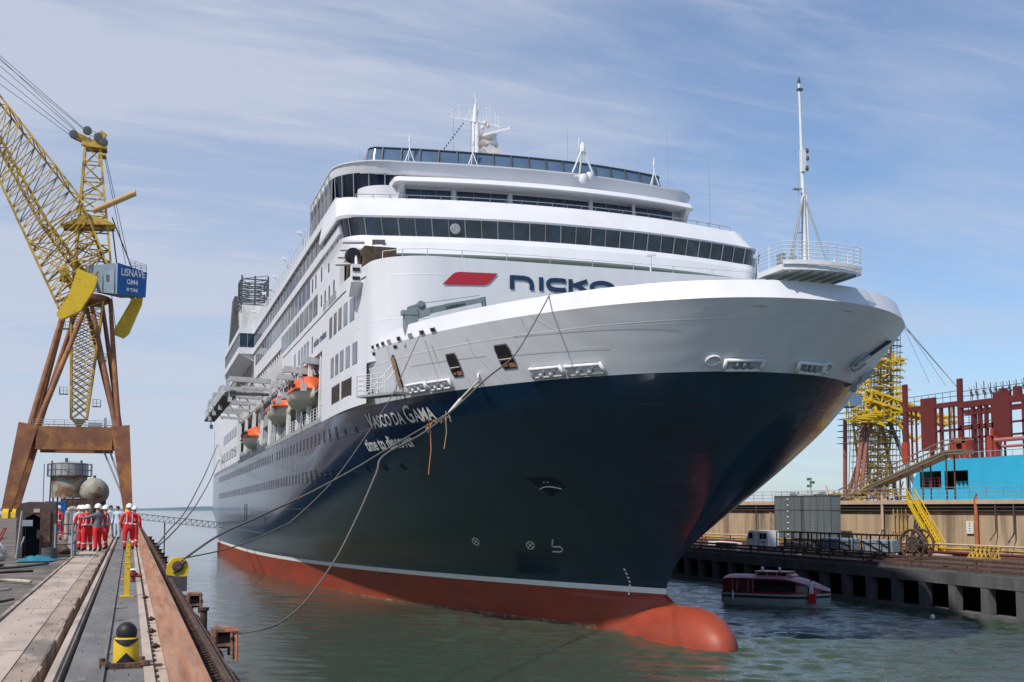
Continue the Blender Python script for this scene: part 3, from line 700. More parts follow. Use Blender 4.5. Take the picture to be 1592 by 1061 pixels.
# side rail further aft on the top deck
mb = MB(); rail(mb, [(-15.5,30,28.35),(-15.5,118,28.35)], 1.15, 3, .03, 1.1)
for s in (34,44,52,61,72): mb.beam((-15.5,s,29.5),(-15.9,s,30.0),.05); mb.box(-16.1,-15.7,s-.15,s+.15,29.9,30.15)
mb.build('top_deck_railing', WHITE2, ship)
# ---- ship windows and fittings
def skin_patch(mb, z0, z1, s0, s1, off=.015, slant=0.0, nz=4, ns=4, mi=0, side=-1, rnd=0.0):
    G = []
    for i in range(nz+1):
        z = z0+(z1-z0)*i/nz; t = i/nz; ins = rnd*(abs(2*t-1)**6)
        G.append([tuple(hp(z, s0+(s1-s0)*j/ns + slant*(z1-z)*1.0 + (ins if j == 0 else -ins if j == ns else 0), off, side)) for j in range(ns+1)])
    mb.grid(G, mi)
ports = [(s,0) for s in fr(17.55,17.55+2.0*56,56) if not 50.3 < s < 52.4] + [(s,1) for s in fr(26.0,26.0+2.0*51,51)]
ports.sort(); 
for s, r in ports[:94]:
    mb = MB(); z = 11.8 if r == 0 else 9.2; skin_patch(mb, z, z+.86, s-.24, s+.24, .02, 0, 2, 1); mb.build('hull_window', PORTG, ship)
mb = MB()
for s, r in ports[94:]:
    z = 11.8 if r == 0 else 9.2; skin_patch(mb, z, z+.86, s-.24, s+.24, .02, 0, 2, 1)
o = mb.build('hull_window', PORTG, ship); o['kind'] = 'stuff'
for s in (15.4,13.1,10.6,9.5):
    mb = MB(); skin_patch(mb, 12.0, 12.4, s-.2, s+.2, .02, 0, 2, 1); mb.build('small_port', PORTG, ship)
for s in (24.3,22.7,21.2,19.3,17.3,14.3,11.8,9.6):
    mb = MB(); skin_patch(mb, 9.5, 9.85, s-.2, s+.2, .02, 0, 2, 1); mb.build('small_port', PORTG, ship)
mb = MB()
for s in fr(52,74,14): skin_patch(mb, 6.75, 7.1, s-.14, s+.14, .02, 0, 1, 1)
for s in (79.6, 82.2): skin_patch(mb, 5.8, 8.0, s-.35, s+.35, .02, 0, 2, 1)
skin_patch(mb, 3.9, 6.6, 58.6, 59.3, .02, 0, 2, 1)
mb.build('low_scuttles', BLACK, ship)
# rub marks and stains streaking down the flat side
STREAK = mat('rust streak', (0.10,0.11,0.12), 0.35, var=.3, coat=.2)
mb = MB()
for i in range(46):
    s = random.uniform(24, 125); z = random.choice((11.7,9.1,13.2,7)); l = random.uniform(.8,4.2); w = random.uniform(.03,.09)
    G = [[tuple(hp(zz_, s+d, .012)) for d in (-w*(1-k*.8), w*(1-k*.8))] for k, zz_ in ((0,z),(.5,z-l*.5),(1,z-l))]; mb.grid(G)
mb.build('drip_marks', STREAK, ship)
def wall_win(z0, z1, s0, s1, name, m, fr_=.05, cut=0.0, xo=None, par=ship):
    """window on the white side wall, with frame"""
    f = MB(); x = lambda s: -(shellx(s) if xo is None else xo) - .012
    def P(s, z, o=0): return (x(s)-o, s, z)
    f.add([P(s0-fr_,z0-fr_),P(s1+fr_,z0-fr_),P(s1+fr_,z1+fr_),P(s0-fr_,z1+fr_)], [(0,1,2,3)], 0)
    f.add([P(s0,z0,.012),P(s1,z0,.012),P(s1,z1-cut,.012),P(s1-cut*.5,z1,.012),P(s0+cut*.5,z1,.012),P(s0,z1-cut,.012)], [(0,1,2,3,4,5)], 1)
    return f.build(name, [FRAME, m], par)
for i in range(5): s = 11.0+i*1.85; wall_win(18.95,20.35,s,s+1.1,'side_window',GLASSG,.05,.12)
for i in range(5): s = 10.2+i*1.85; wall_win(16.1,17.4,s,s+1.1,'side_window',GLASSG,.05,.12)
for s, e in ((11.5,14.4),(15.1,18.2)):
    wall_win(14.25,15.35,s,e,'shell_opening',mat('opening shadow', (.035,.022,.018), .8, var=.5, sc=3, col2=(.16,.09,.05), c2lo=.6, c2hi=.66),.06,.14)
for s in (27.3,29.6,31.2,32.8,34.6,37.2): wall_win(19.1,20.3,s,s+(.55 if s < 28 else 1.0),'side_window',GLASSG)
for s in (19.9,23.2,26.0,27.7): wall_win(23.85,24.85,s,s+.4,'narrow_window',GLASSD)
for s in (17.6,19.6,21.4,23.1): wall_win(21.95,22.75,s,s+.4,'narrow_window',GLASSD)
for i in range(18): s = 29.3+i*2.4; wall_win(23.75,25.1,s,s+1.9,'cabin_window',GLASSG,.06)
for i in range(9): s = 25.3+i*2.5; wall_win(21.75,23.2,s,s+2.0,'cabin_window',GLASSG,.06)
for i in range(6): s = 96.5+i*5; wall_win(14.7,15.9,s,s+3.4,'stern_window',GLASSD,.05,0,15.62)
for i in range(5): s = 97+i*5; wall_win(17.4,18.6,s,s+3.4,'stern_window',GLASSD,.05,0,15.62)
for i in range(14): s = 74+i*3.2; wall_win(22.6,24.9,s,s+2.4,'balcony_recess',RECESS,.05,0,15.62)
# recessed balconies under the promenade roof: dividers, rails, clutter
mb = MB()
for i in range(20): s = 48+i*2.35; mb.box(-15.3,-12.95,s,s+.12,18.85,22.3)
mb.each('balcony_dividers', mat('warm divider', (0.36,0.27,0.19), .7, var=.3), ship)
mb = MB()
for i in range(60):
    s = random.uniform(23.5,94); z = random.choice((13.4,16.2,18.9,21.55)); w = random.uniform(.3,1.2); mb.box(-14.9+random.uniform(0,1.2),-13.2,s,s+w,z,z+random.uniform(.5,1.6))
mb.build('deck_lockers', mat('locker paint', (0.33,0.26,0.19), .7, var=.5, sc=1.5, col2=(.5,.48,.44)), ship)
mb = MB(); rail(mb, [(-15.45,s,13.75) for s in fr(23,95,1)], 1.0, 4, .03, 1.5); mb.build('boat_deck_railing', WHITE2, ship)
# boat deck columns
for s in (24.2,30.2,36.5,43,50,58,66,75,85,94):
    mb = MB(); mb.beam((-15.45,s,13.5),(-15.3,s+.2,18.7), .34, .42); mb.beam((-15.35,s,16.1),(-13,s,16.1), .2, .25); mb.build('boat_deck_column', WHITE2, ship)
# davits: inner short ones over the boats and long swung out ones further aft
def davit(s, x1, z, reach=.5):
    mb = MB(); mb.beam((-13.0,s,z),(x1,s-.1,z+.25), .35, .5); mb.beam((-13.0,s,z-.9),(x1+1.2,s,z-.55), .25, .3); mb.beam((x1,s,z+.3),(x1-.15,s,z-1.0), .3, .3, w2=.15)
    for k in range(5):
        x = -13.4+(x1+13.8)*k/5; mb.beam((x,s,z-.85),(x+(x1+13)*.1,s,z), .12)
    mb.beam((-15.1,s+.25,13.6),(-14.9,s+.25,z), .3, .35); mb.box(-14.6,-13.6,s-.3,s+.5,z-.1,z+.55); mb.tube([(x1,s,z-1.0),(x1+.1,s,z-1.9)], .06, 5); mb.box(x1-.1,x1+.3,s-.2,s+.2,z-2.1,z-1.6)
    mb.build('davit', mat('davit grey', (0.42,0.44,0.46), .55, var=.15), ship)
for s, x1, z in ((25.6,-16.6,18.0),(31.5,-17.3,18.0),(38,-17.0,18.2),(44,-16.8,18.2),(57,-19.6,20.1),(65,-20.0,20.0),(72,-20.2,20.0),(80,-20.2,20.0),(90,-19.4,19.8)): davit(s, x1, z)
mb = MB(); mb.box(-20.0,-14.4,57,58.0,18.8,19.0); mb.box(-20.2,-18.9,57,90,18.6,18.75); mb.box(-19.4,-18.9,57,90,18.75,19.2); mb.each('davit_gallery', DKGREY, ship)
mb = MB(); rail(mb, [(-20.1,57,18.8),(-20.1,90,18.8)], 1.0, 3, .03, 1.6); mb.build('gallery_railing', WHITE2, ship)
# overhanging lounge pod on the starboard side
mb = MB(); mb.box(-17.35,-15.5,74,97,25.35,26.1); mb.prism([(-17.35,25.36),(-15.5,25.36),(-15.5,24.5),(-16.4,24.9)], 1, 74.3, 97); mb.box(-17.35,-15.5,74,97,27.75,28.35); mb.build('pod_shell', WHITE, ship)
mb = MB(); mb.box(-17.25,-15.3,74.12,96.9,26.1,27.75); mb.build('pod_glazing', GLASSB, ship)
mb = MB()
for s in fr(76,96,9): mb.box(-17.33,-17.25,s,s+.1,26.1,27.75)
for x in (-17.3,-16.4,-15.6): mb.box(x,x+.06,74.04,74.1,26.1,27.75)
mb.each('pod_mullion', GREY, ship)
# twin funnels aft with dark louvred back and scaffold-like ladder work
for sd_ in (-1,1):
    mb = MB(); x0, x1 = (-15.3,-11.8) if sd_ < 0 else (11.8,15.3)
    mb.prism([(95,28.35),(95.6,35.0),(104,37.6),(112,37.6),(116,28.35)], 0, x0, x1); fn = mb.build('funnel', mat('funnel white', (0.60,0.60,0.60), .5, var=.15, col2=(.42,.40,.38), sc=.8, stretch=(1,1,.2)), ship)
    mb = MB()
    for k in range(14): 
        t = k/13; mb.box(x0-1.1*(1-t)-.4, x0+.02, 97+t*6, 98.5+t*9, 28.4+t*8.6, 29.0+t*8.6)
    mb.build('louvre', DKGREY, fn)
    mb = MB()
    for k in range(7):
        z = 35+k*.62
        for a, b in (((x0,96),(x1,96)),((x0,101),(x1,101)),((x0,96),(x0,101)),((x1,96),(x1,101))): mb.beam((*a,z),(*b,z), .15); mb.beam((*a,z),(*b,z+.62), .08)
    for a in ((x0,96),(x1,96),(x0,101),(x1,101),((x0+x1)/2,96)): mb.beam((*a,34),(*a,39.2), .22)
    mb.beam((x0,96,36),(x1,96,38.6),.1); mb.beam((x1,96,36),(x0,96,38.6),.1); mb.beam((x1,96,37.5),(x1+4,90,34.5),.12); mb.beam((x1,96,36.2),(x1+4,90,33.2),.12)
    mb.build('exhaust_frame', DKGREY, fn)
# lettering on the bow and the house front
def on_hull(s0, z0, off=.045): return lambda u, v: tuple(hp(z0+v, s0-u, off))
mb = MB(); x = 10.75
for w, sz in (('V',1.2),('ASCO',.92),(' ',0),('DA',.92),(' ',0),('G',1.28),('AMA',.92)):
    if w == ' ': x -= .22; continue
    L = text_map(mb, w, sz, lambda u, v, x=x: tuple(hp(12.08+v, x-u, .045)), bold=.016, sx=1.02, sy=1.08); x -= L+.07
# small serifs give the roman look
mb.build('ship_name', SIGNW, ship)
mb = MB(); text_map(mb, 'time to discover', 1.0, on_hull(12.6,10.80), bold=.028, fit=6.3, shear=.12, sy=1.05); mb.build('slogan', SIGNW, ship)
mb = MB(); fw = lambda x0, z0: (lambda u, v: (x0+u, 4.74+.0012*(x0+u)**2, z0+v))
def stroke(mb, pts, fn, w=.28, closed=False):
    n = len(pts); L_, R_ = [], []
    for i, p in enumerate(pts):
        a = pts[i-1] if i or closed else pts[0]; b = pts[(i+1) % n] if i < n-1 or closed else pts[-1]
        d = Vector((b[0]-a[0], b[1]-a[1])).normalized(); L_.append(fn(p[0]-d.y*w/2, p[1]+d.x*w/2)); R_.append(fn(p[0]+d.y*w/2, p[1]-d.x*w/2))
    if closed: L_.append(L_[0]); R_.append(R_[0])
    mb.grid([L_, R_])
F0 = fw(0, 20.19); H_ = .84
stroke(mb, [(-7.07,0),(-7.07,H_)], F0)
stroke(mb, [(-7.07,H_-.125),(-6.3,H_-.125),(-6.05,H_-.17),(-5.88,H_-.30),(-5.82,H_-.48),(-5.82,0)], F0)
stroke(mb, [(-5.22,0),(-5.22,H_)], F0)
stroke(mb, [(-3.62,.17),(-3.85,.125),(-4.3,.125),(-4.6,.19),(-4.76,.33),(-4.78,.45),(-4.74,.57),(-4.6,.68),(-4.3,H_-.125),(-3.85,H_-.125),(-3.62,H_-.17)], F0)
stroke(mb, [(-3.32,0),(-3.32,H_)], F0); stroke(mb, [(-3.15,.43),(-2.22,H_-.06)], F0, .27); stroke(mb, [(-2.95,.50),(-2.15,.05)], F0, .27)
stroke(mb, [(-1.22+.72*cos(a), H_/2+.31*sin(a)) for a in [2*pi*k/24 for k in range(24)]], F0, .28, True)
text_map(mb, 'CRUISES', 1.18, fw(.25,20.13), bold=.03, fit=7.3)
mb.build('front_lettering', LOGOB, ship)
mb = MB(); P = [(-11.35,20.22),(-10.75,20.85),(-10.55,20.98),(-10.3,21.03),(-7.95,21.08),(-8.45,20.5),(-8.65,20.38),(-8.9,20.33)]
mb.add([(x, 4.74+.0012*x*x, z) for x,z in P], [tuple(range(len(P)))]); mb.build('front_emblem', LOGOR, ship)
mb = MB(); text_map(mb, 'nicko cruises', .8, lambda u, v: (-shellx(26.6-u)-.03, 26.6-u, 19.35+v), bold=.02, fit=5.8); mb.build('side_lettering', LOGOB, ship)
# bow mooring openings with their gear
for (s, zt, zb, w, sl) in ((-1.35,15.24,14.08,.80,-.05),(-4.95,15.28,14.14,.85,-.05)):
    mb = MB(); skin_patch(mb, zb-.05, zt+.05, s-.07, s+w+.05, .02, .04, 5, 3, rnd=.08); op = mb.build('mooring_opening', FRAME, ship)
    mb = MB(); skin_patch(mb, zb, zt, s, s+w, .035, .04, 5, 3, rnd=.08); mb.build('opening_dark', BLACK, op)
    mb = MB()
    for (a,b,c,d) in ((.05,.30,.1,.5),(.35,.55,.55,.95),(.1,.25,.62,.9)): skin_patch(mb, zb+a*1.1, zb+b*1.1*.8, s+c*w, s+d*w, .055, .04, 1, 1)
    mb.build('bollard_gear', mat('rusty gear', (0.38,0.16,0.08), .8, var=.4, sc=6), op)
    mb = MB()
    a = hp(zb+.48, s+.02, .08); b = hp(zb+.48, s+w-.02, .08); mb.tube([a,b], .035, 5); mb.build('opening_bar', ROPEL, op)
mb = MB(); skin_patch(mb, 14.0, 15.85, 4.25, 4.65, .03, .05, 6, 2, rnd=.08); sl = mb.build('gangway_slot', BLACK, ship)
mb = MB(); a = hp(15.75,4.4,.12); b = hp(13.95,4.5,.18); mb.beam(a,b,.22,.12); mb.build('slot_ladder', mat('worn wood', (0.30,0.20,0.13), .8, var=.4, sc=5), sl)
# small scuttles under the bulwark
for i, s in enumerate((6.9,6.1,5.3,4.45,3.2,1.9,.7,-.35)):
    mb = MB(); skin_patch(mb, 16.5, 16.72, s-.26, s+.22, .04, 0, 1, 1); o_ = mb.build('panama_lead', GREY, ship)
    if i not in (3,5):
        m2 = MB(); skin_patch(m2, 16.53, 16.69, s-.19, s+.15, .06, 0, 1, 1); m2.build('lead_hole', BLACK, o_)
for s in (7.0,3.9): mb = MB(); skin_patch(mb, 16.16, 16.32, s-.25, s+.2, .03, 0, 1, 1); mb.build('small_scuttle', BLACK, ship)
# folding platform
mb = MB()
base = [Vector((-15.0,7.4,13.72)), Vector((-13.55,3.6,13.62))]
o1, o2 = Vector((-.95,-.35,0)), Vector((-1.0,-.35,0))
mb.add([base[0],base[1],base[1]+o2,base[0]+o1] + [p+Vector((0,0,-.14)) for p in (base[0],base[1],base[1]+o2,base[0]+o1)], [(0,1,2,3),(7,6,5,4),(0,4,5,1),(1,5,6,2),(2,6,7,3),(3,7,4,0)])
pf = mb.build('boarding_platform', GREY, ship)
mb = MB(); pts = [base[0]+o1, base[1]+o2]; q0, q1 = base[0]+o1, (base[0]+o1).lerp(base[1]+o2,.75)
rail(mb, [tuple(base[0]),tuple(q0),tuple(q1)], 1.15, 4, .022, .8); mb.beam(tuple(q0.lerp(q1,.35)), tuple(hp(15.3,4.6,.15)), .06); mb.beam(tuple(q0.lerp(q1,.7)), tuple(hp(15.0,4.5,.15)), .06); mb.build('platform_railing', WHITE2, pf)
# roller fairleads
def fairlead(s0, s1, z, kind=0):
    mb = MB(); n = 6
    top = [hp(z+.30+(0.0), s0+(s1-s0)*i/n, .22) for i in range(n+1)]; mb.tube(top, .085, 8)
    bot = [hp(z-.12, s0+(s1-s0)*i/n, .16) for i in range(n+1)]; mb.tube(bot, .07, 8)
    for e in (0, n): mb.tube([top[e]+Vector((0,0,.09)), bot[e]-Vector((0,0,.03))], .10, 6)
    bk = MB()
    f = mb.build('roller_fairlead', WHITE2, ship, True)
    G = [[tuple(hp(z+dz, s0+(s1-s0)*i/n, .03)) for i in range(n+1)] for dz in (-.14,.3)]; bk.grid(G); bk.build('fairlead_recess', GREY, f)
    mb = MB()
    for t in (.28,.62):
        c = hp(z-.02, s0+(s1-s0)*t, .17); mb.tube([c-Vector((0,0,.1)), c+Vector((0,0,.22))], .13, 10)
    mb.each('roller', WHITE2, f, True)
for s0, s1, z in ((3.75,1.95,13.78),(1.6,-.2,13.74),(-5.6,-7.05,13.74),(-7.3,-8.75,13.72)): fairlead(s0, s1, z)
def hpx(x, z, off=0.0):
    a, b = fS(z), 40.0
    for _ in range(40):
        m = (a+b)/2
        if half(z,m) < abs(x-bend(z,m)): a = m
        else: b = m
    return hp(z, (a+b)/2+.02, off, 1 if x > .8 else -1)
def front_lead(x0, x1, z, y0, y1):
    mb = MB(); a = hpx(x0,z+.2,.16); b = hpx(x1,z+.2,.16); dn = Vector((0,.30,-.42))
    mb.tube([a,b], .09, 8); mb.tube([a+dn,b+dn], .08, 8)
    for e in (a,b): mb.tube([e+Vector((0,0,.05)), e+dn], .1, 8)
    f = mb.build('roller_fairlead', WHITE2, ship, True)
    mb = MB()
    for t in (.3,.5,.7): c = a.lerp(b,t)+dn*.5; mb.tube([c-dn*.3,c+dn*.3], .1, 8)
    mb.each('roller', GREY, f, True)
front_lead(-2.2,-.35,13.75,-12.05,-12.55); front_lead(1.2,2.9,13.75,-12.35,-11.85)
for (x,z) in ((-2.75,13.88),(3.35,13.8)):
    mb = MB(); mb.tube([hpx(x+.30*cos(a),z+.20*sin(a),.05) for a in [2*pi*k/14 for k in range(15)]], .055, 6); mb.build('ring_lead', WHITE2, ship, True)
c = hp(13.85,-2.4,.06); mb = MB(); mb.tube([c+Vector((.10*cos(a)-.12,-.26*cos(a)*-1,.22*sin(a))) for a in [2*pi*k/16 for k in range(17)]], .06, 6); mb.build('ring_lead', WHITE2, ship, True)
# anchors: starboard low in its pocket, port stowed high under the flare
mb = MB(); mb.add([tuple(hp(z,s,.02)) for z,s in ((8.75,.6),(8.75,-.95),(8.25,-.95),(7.75,.5))], [(0,1,2,3)])
ap = mb.build('anchor_pocket', mat('pocket navy', (.004,.012,.03), .45, var=.2), ship)
mb = MB(); mb.tube([hp(8.18+.13*sin(pi*t),.55-1.25*t,.06) for t in fr(0,1,8)], .028, 5); 
for s in (-.15,-.38): q = hp(8.5,s,.05); mb.lathe([(.035,0),(.035,.06)], 6, tuple(q))
mb.build('anchor_fluke', SIGNW, ap)
mb = MB(); mb.beam(hpx(7.9,15.5,.05), hpx(6.2,14.55,.05), .40, .10); an = mb.build('anchor_recess', BLACK, ship)
mb = MB(); mb.beam(hpx(6.3,14.65,.1), hpx(5.3,14.15,.12), .30, .14, w2=.5); mb.tube([hpx(5.9,14.75,.14), hpx(5.2,14.35,.2), hpx(5.0,14.05,.2), hpx(5.4,13.95,.2)], .06, 6); mb.tube([hpx(6.4,14.35,.14), hpx(5.9,14.1,.2), hpx(5.5,13.95,.2)], .06, 6); mb.build('anchor', GREY, an)
mb = MB(); mb.tube([hpx(6.9,13.75,.18), hpx(8.4,14.35,.18)], .1, 6); mb.tube([hpx(6.9,13.5,.15), hpx(8.6,14.1,.15)], .08, 6); mb.beam(hpx(6.7,13.5,.1), hpx(6.5,13.2,.3), .3); mb.build('port_fairlead', GREY, ship)
# painted marks near the waterline
KZ = -1.5
def ring(c_s, c_z, r, name):
    mb = MB()
    for a0, rr in ((0,r),):
        G = [[tuple(hp(c_z+q*sin(a), c_s+q*cos(a)*1.25+KZ*q*sin(a), .03)) for a in [2*pi*k/22 for k in range(23)]] for q in (rr*.76, rr)]; mb.grid(G)
    for an_ in (pi/4, -pi/4):
        d = (cos(an_)*1.25, sin(an_)); e = (-sin(an_)*1.25, cos(an_)); w = .03
        mb.add([tuple(hp(c_z+d[1]*a*r*.8+e[1]*w*b, c_s+d[0]*a*r*.8+e[0]*w*b+KZ*(d[1]*a*r*.8+e[1]*w*b), .03)) for a,b in ((-1,-1),(1,-1),(1,1),(-1,1))], [(0,1,2,3)])
    mb.build(name, SIGNW, ship)
ring(10.7,5.05,.27,'thruster_mark'); ring(6.3,4.9,.27,'thruster_mark')
mb = MB(); P = [(-.35,.38),(-.35,-.05),(.25,-.05),(.38,-.14),(.38,-.28),(.25,-.36),(-.30,-.36)]
for a,b in zip(P[:-1],P[1:]): mb.tube([hp(4.9+a[1],4.3-a[0]+KZ*a[1],.03), hp(4.9+b[1],4.3-b[0]+KZ*b[1],.03)], .035, 4)
mb.build('bulb_mark', SIGNW, ship)
mb = MB()
for i in range(15):
    z = 3.55-i*.235; s = 1.25+.10*i*.45 if z < 2.4 else 1.35; t = (3.55-z)/3.3; s = 1.15+.7*t*t+ .25*sin(pi*t)
    mb.grid([[tuple(hp(z+dz,s+ds,.035)) for ds in (-.07,.07)] for dz in (0,.13)])
mb.build('draught_marks', SIGNW, ship)
# faint drain stains under openings and scuppers
mb = MB()
for i in range(16):
    s = random.uniform(-8, 18); z = random.choice((16.4,16.4,15.9,14.1,15.2)); l = random.uniform(.4,1.9); w = random.uniform(.02,.055)
    if z-l < 13.45: l = z-13.45
    mb.grid([[tuple(hp(zz_, s+d, .02)) for d in (-w*(1-k*.8), w*(1-k*.8))] for k, zz_ in ((0,z),(.5,z-l*.5),(1,z-l))])
mb.each('drain_stain', mat('drain stain', (.57,.55,.52), .5, var=.2), ship)
# loose welds and plate seams on the bow
SEAM = mat('weld seam', (0.52,0.53,0.55), .45, var=.1)
mb = MB()
for (z, a, b) in ((15.55,-12.2,-5.5),(14.75,-9.5,-4),(15.0,-3.4,3.0)): 
    G = [[tuple(hp(z+d+.35*(t-.5)*.4, a+(b-a)*t, .03+.004*(k==0))) for t in fr(0,1,20)] for k, d in ((0,0),(1,.025))]; mb.grid(G)
mb.build('plate_seams', SEAM, ship)
# foredeck crane
dc = MB(); dc.beam((-13.7,3.0,16.1),(-13.7,3.0,18.15), .75, .65); dc.beam((-13.7,3.0,17.9),(-12.6,2.9,18.2), .5, .6, h2=.35); dc.beam((-12.6,2.9,18.25),(-9.4,3.2,19.1), .26, .34, h2=.26); dc.beam((-13.8,2.9,17.9),(-13.8,2.9,18.15), .9, .5)
dc.beam((-13.85,2.9,18.2),(-12.9,2.9,18.55), .4, .34); dc.lathe([(.18,-.2),(.18,.2)], 10, (-13.2,2.8,18.55), 0, 'y'); dc.tube([(-13.2,2.9,18.6),(-9.6,3.2,19.35)], .02, 4); dc.beam((-9.4,3.1,19.25),(-9.3,3.2,18.7), .2); dc.beam((-11.8,2.7,18.55),(-10.6,2.9,18.85), .14)
dc.build('deck_crane', mat('crane grey', (0.20,0.24,0.26), .5, var=.15), ship)
# bow platform with railing and foremast
PZ = 17.95
mb = MB(); xs = fr(-.85,3.35,8)
top = [(x, -15.2 + .045*(x-1.25)**2*2.2, PZ) for x in xs]; bk = [(3.35,-12.7,PZ),(-.85,-12.7,PZ)]
P = top+bk; Q = [(p[0],p[1],PZ-.26) for p in P]; n = len(P)
mb.add(P+Q, [tuple(range(n)), tuple(range(2*n-1,n-1,-1))]+[(i,(i+1)%n,n+(i+1)%n,n+i) for i in range(n)])
mb.grid([[(p[0],p[1]-.03,PZ-.02) for p in top],[(p[0],p[1]-.10,PZ-.02) for p in top],[(p[0],p[1]-.10,PZ+.14) for p in top]])
bp_ = mb.build('bow_platform', WHITE2, ship)
mb = MB()
for x in fr(-.5,3.0,6): mb.beam((x,-14.95,PZ-.30),(x,-12.9,PZ-.30), .07, .12)
mb.each('platform_bracket', GREY, bp_)
mb = MB(); rail(mb, [(-.85,-12.7,PZ)]+top+[(3.35,-12.7,PZ)], 1.02, 6, .018, 1.0); mb.build('platform_railing', WHITE2, bp_)
mb = MB(); mb.beam((-1.2,-12.6,17.2),(-.8,-12.7,18.9), .05); mb.beam((-.85,-12.4,17.2),(-.8,-12.7,18.9), .05); mb.box(-.7,-.4,-14.4,-14.1,PZ,PZ+.6); mb.box(-.2,.0,-14.6,-14.3,PZ,PZ+.5); mb.build('platform_gear', GREY, bp_)
mb = MB(); M = (1.15,-13.6)
mb.tube([(M[0],M[1],PZ-.05),(M[0]-.02,M[1]+.05,23.0)], .11, 10, r2=.09); mb.tube([(M[0]-.02,M[1]+.05,23.0),(M[0]-.05,M[1]+.1,27.0)], .075, 10, r2=.055)
mb.tube([(M[0]+.2,M[1],PZ),(M[0]+.15,M[1],21.6)], .05, 6); mb.tube([(M[0]-.2,M[1],PZ),(M[0]-.12,M[1],21.4)], .035, 6)
for z in fr(18.3,21.3,9): mb.beam((M[0]-.2,M[1],z),(M[0]+.2,M[1],z), .03)
mb.box(M[0]-.12,M[0]+.10,M[1]-.12,M[1]+.12,22.7,23.75)
fm = mb.build('foremast', WHITE2, ship, 40)
mb = MB()
for dx,dy in ((-1.2,-.6),(.65,-.9),(-.4,1.0)): mb.tube([(M[0]+dx,M[1]+dy,PZ),(M[0],M[1],21.6)], .045, 6)
mb.tube([(M[0]-.45,M[1],19.8),(M[0],M[1],19.8)], .03, 5); mb.tube([(M[0]-.5,M[1],21.9),(M[0],M[1],21.9)], .03, 5); mb.beam((M[0]-.55,M[1],21.85),(M[0]-.2,M[1],21.85), .25, .04); mb.tube([(M[0]-.3,M[1],18),(M[0]-.25,M[1],26.5)], .012, 4)
mb.build('mast_stay', GREY, fm)
mb = MB(); mb.lathe([(.07,0),(.09,.08),(.07,.2)], 10, (M[0]+.16,M[1]-.1,23.6)); mb.lathe([(.07,0),(.09,.08),(.06,.2)], 10, (M[0]+.17,M[1]-.1,23.25)); mb.lathe([(.08,0),(.10,.08),(.07,.22)], 10, (M[0]+.13,M[1]-.1,22.75)); mb.lathe([(.07,0),(.08,.1),(.03,.3)], 8, (M[0]-.05,M[1]+.1,27.0)); mb.box(M[0]-.13,M[0]+.1,M[1],M[1]+.2,26.65,26.75)
mb.each('mast_lantern', DKGREY, fm)
# radar mast (stands 20 m behind the bridge front)
RY = 36.4
def rp(x, z, y=0): return ((x-738)*.0592, RY+y, 44.7-(z-145)*.0592)
mb = MB(); mb.tube([rp(735,262),rp(736,192)], .17, 8); mb.tube([rp(741,262),rp(741,192)], .24, 8); mb.tube([rp(750,262,1),rp(747,200,.6)], .12, 6)
mb.tube([rp(737.5,192),rp(738.5,163)], .26, 8, r2=.12); mb.tube([rp(738.5,163),rp(740,155),rp(737,150),rp(738,145)], .055, 5); mb.tube([rp(741,190,.4),rp(745,163)], .06, 5); mb.tube([rp(735,190),rp(729,172)], .05, 5)
for z in range(198,244,6): mb.beam(rp(735,z),rp(750,z,.8), .06)
rm = mb.build('radar_mast', WHITE2, ship, 40)
mb = MB(); mb.beam(rp(700,187),rp(736,189), .07, .06, w2=.22, h2=.2); mb.beam(rp(740,189),rp(778,196,-.3), .24, .2, w2=.09, h2=.1)
for (x,t_,b_) in ((702,178,187),(713,169,188),(757,169,190),(762,167,190),(776,181,195),(771,176,194)): mb.tube([rp(x,b_),rp(x,t_)], .025, 4); mb.lathe([(.05,0),(.08,.08),(.05,.18)], 6, rp(x,t_))
mb.tube([rp(752,190),rp(752.5,176),rp(765,178),rp(774,188),rp(776,196)], .03, 5); mb.tube([rp(711,175),rp(736,175)], .025, 4); mb.tube([rp(724,188),rp(724,181),rp(731,177)], .03, 4); mb.build('yard', WHITE2, rm)
mb = MB(); mb.beam(rp(744,217,-1.2),rp(787,203,-1.5), .20, .22); mb.lathe([(.28,0),(.32,.3),(.2,.9)], 10, rp(765,226,-.6)); mb.lathe([(.10,-.1),(.14,.1)], 10, rp(786,203.5,-1.5)); mb.build('radar_scanner', WHITE2, rm, 40)
mb = MB()
for (a,b,z,h) in ((743,776,235,5),(744,768,212,3),(742,758,224,3)): 
    p = rp(a,z); q = rp(b,z+2); mb.prism([(p[0],p[2]),(q[0],q[2]),(q[0]-.3,q[2]-h*.06),(p[0]+.6,p[2]-h*.12)], 1, RY-1.3, RY+.8)
for (x,z) in ((752,196),(756,200),(748,204),(760,217),(770,229)): mb.lathe([(.12,0),(.2,.15),(.16,.4)], 8, rp(x,z,-.4))
mb.build('radar_platform', mat('warm white', (.60,.56,.53), .5), rm)
mb = MB(); a = Vector(rp(719,196)); b = Vector(rp(690,238))
for t in fr(0,1,9): p = a.lerp(b,t); mb.lathe([(.03,0),(.08,.08),(.03,.16)], 6, tuple(p))
mb.tube([a,b], .012, 4); mb.tube([rp(704,190),rp(704,240)], .012, 4); mb.tube([rp(732,190),rp(732,245)], .02, 4); mb.build('signal_halyard', DKGREY, rm)
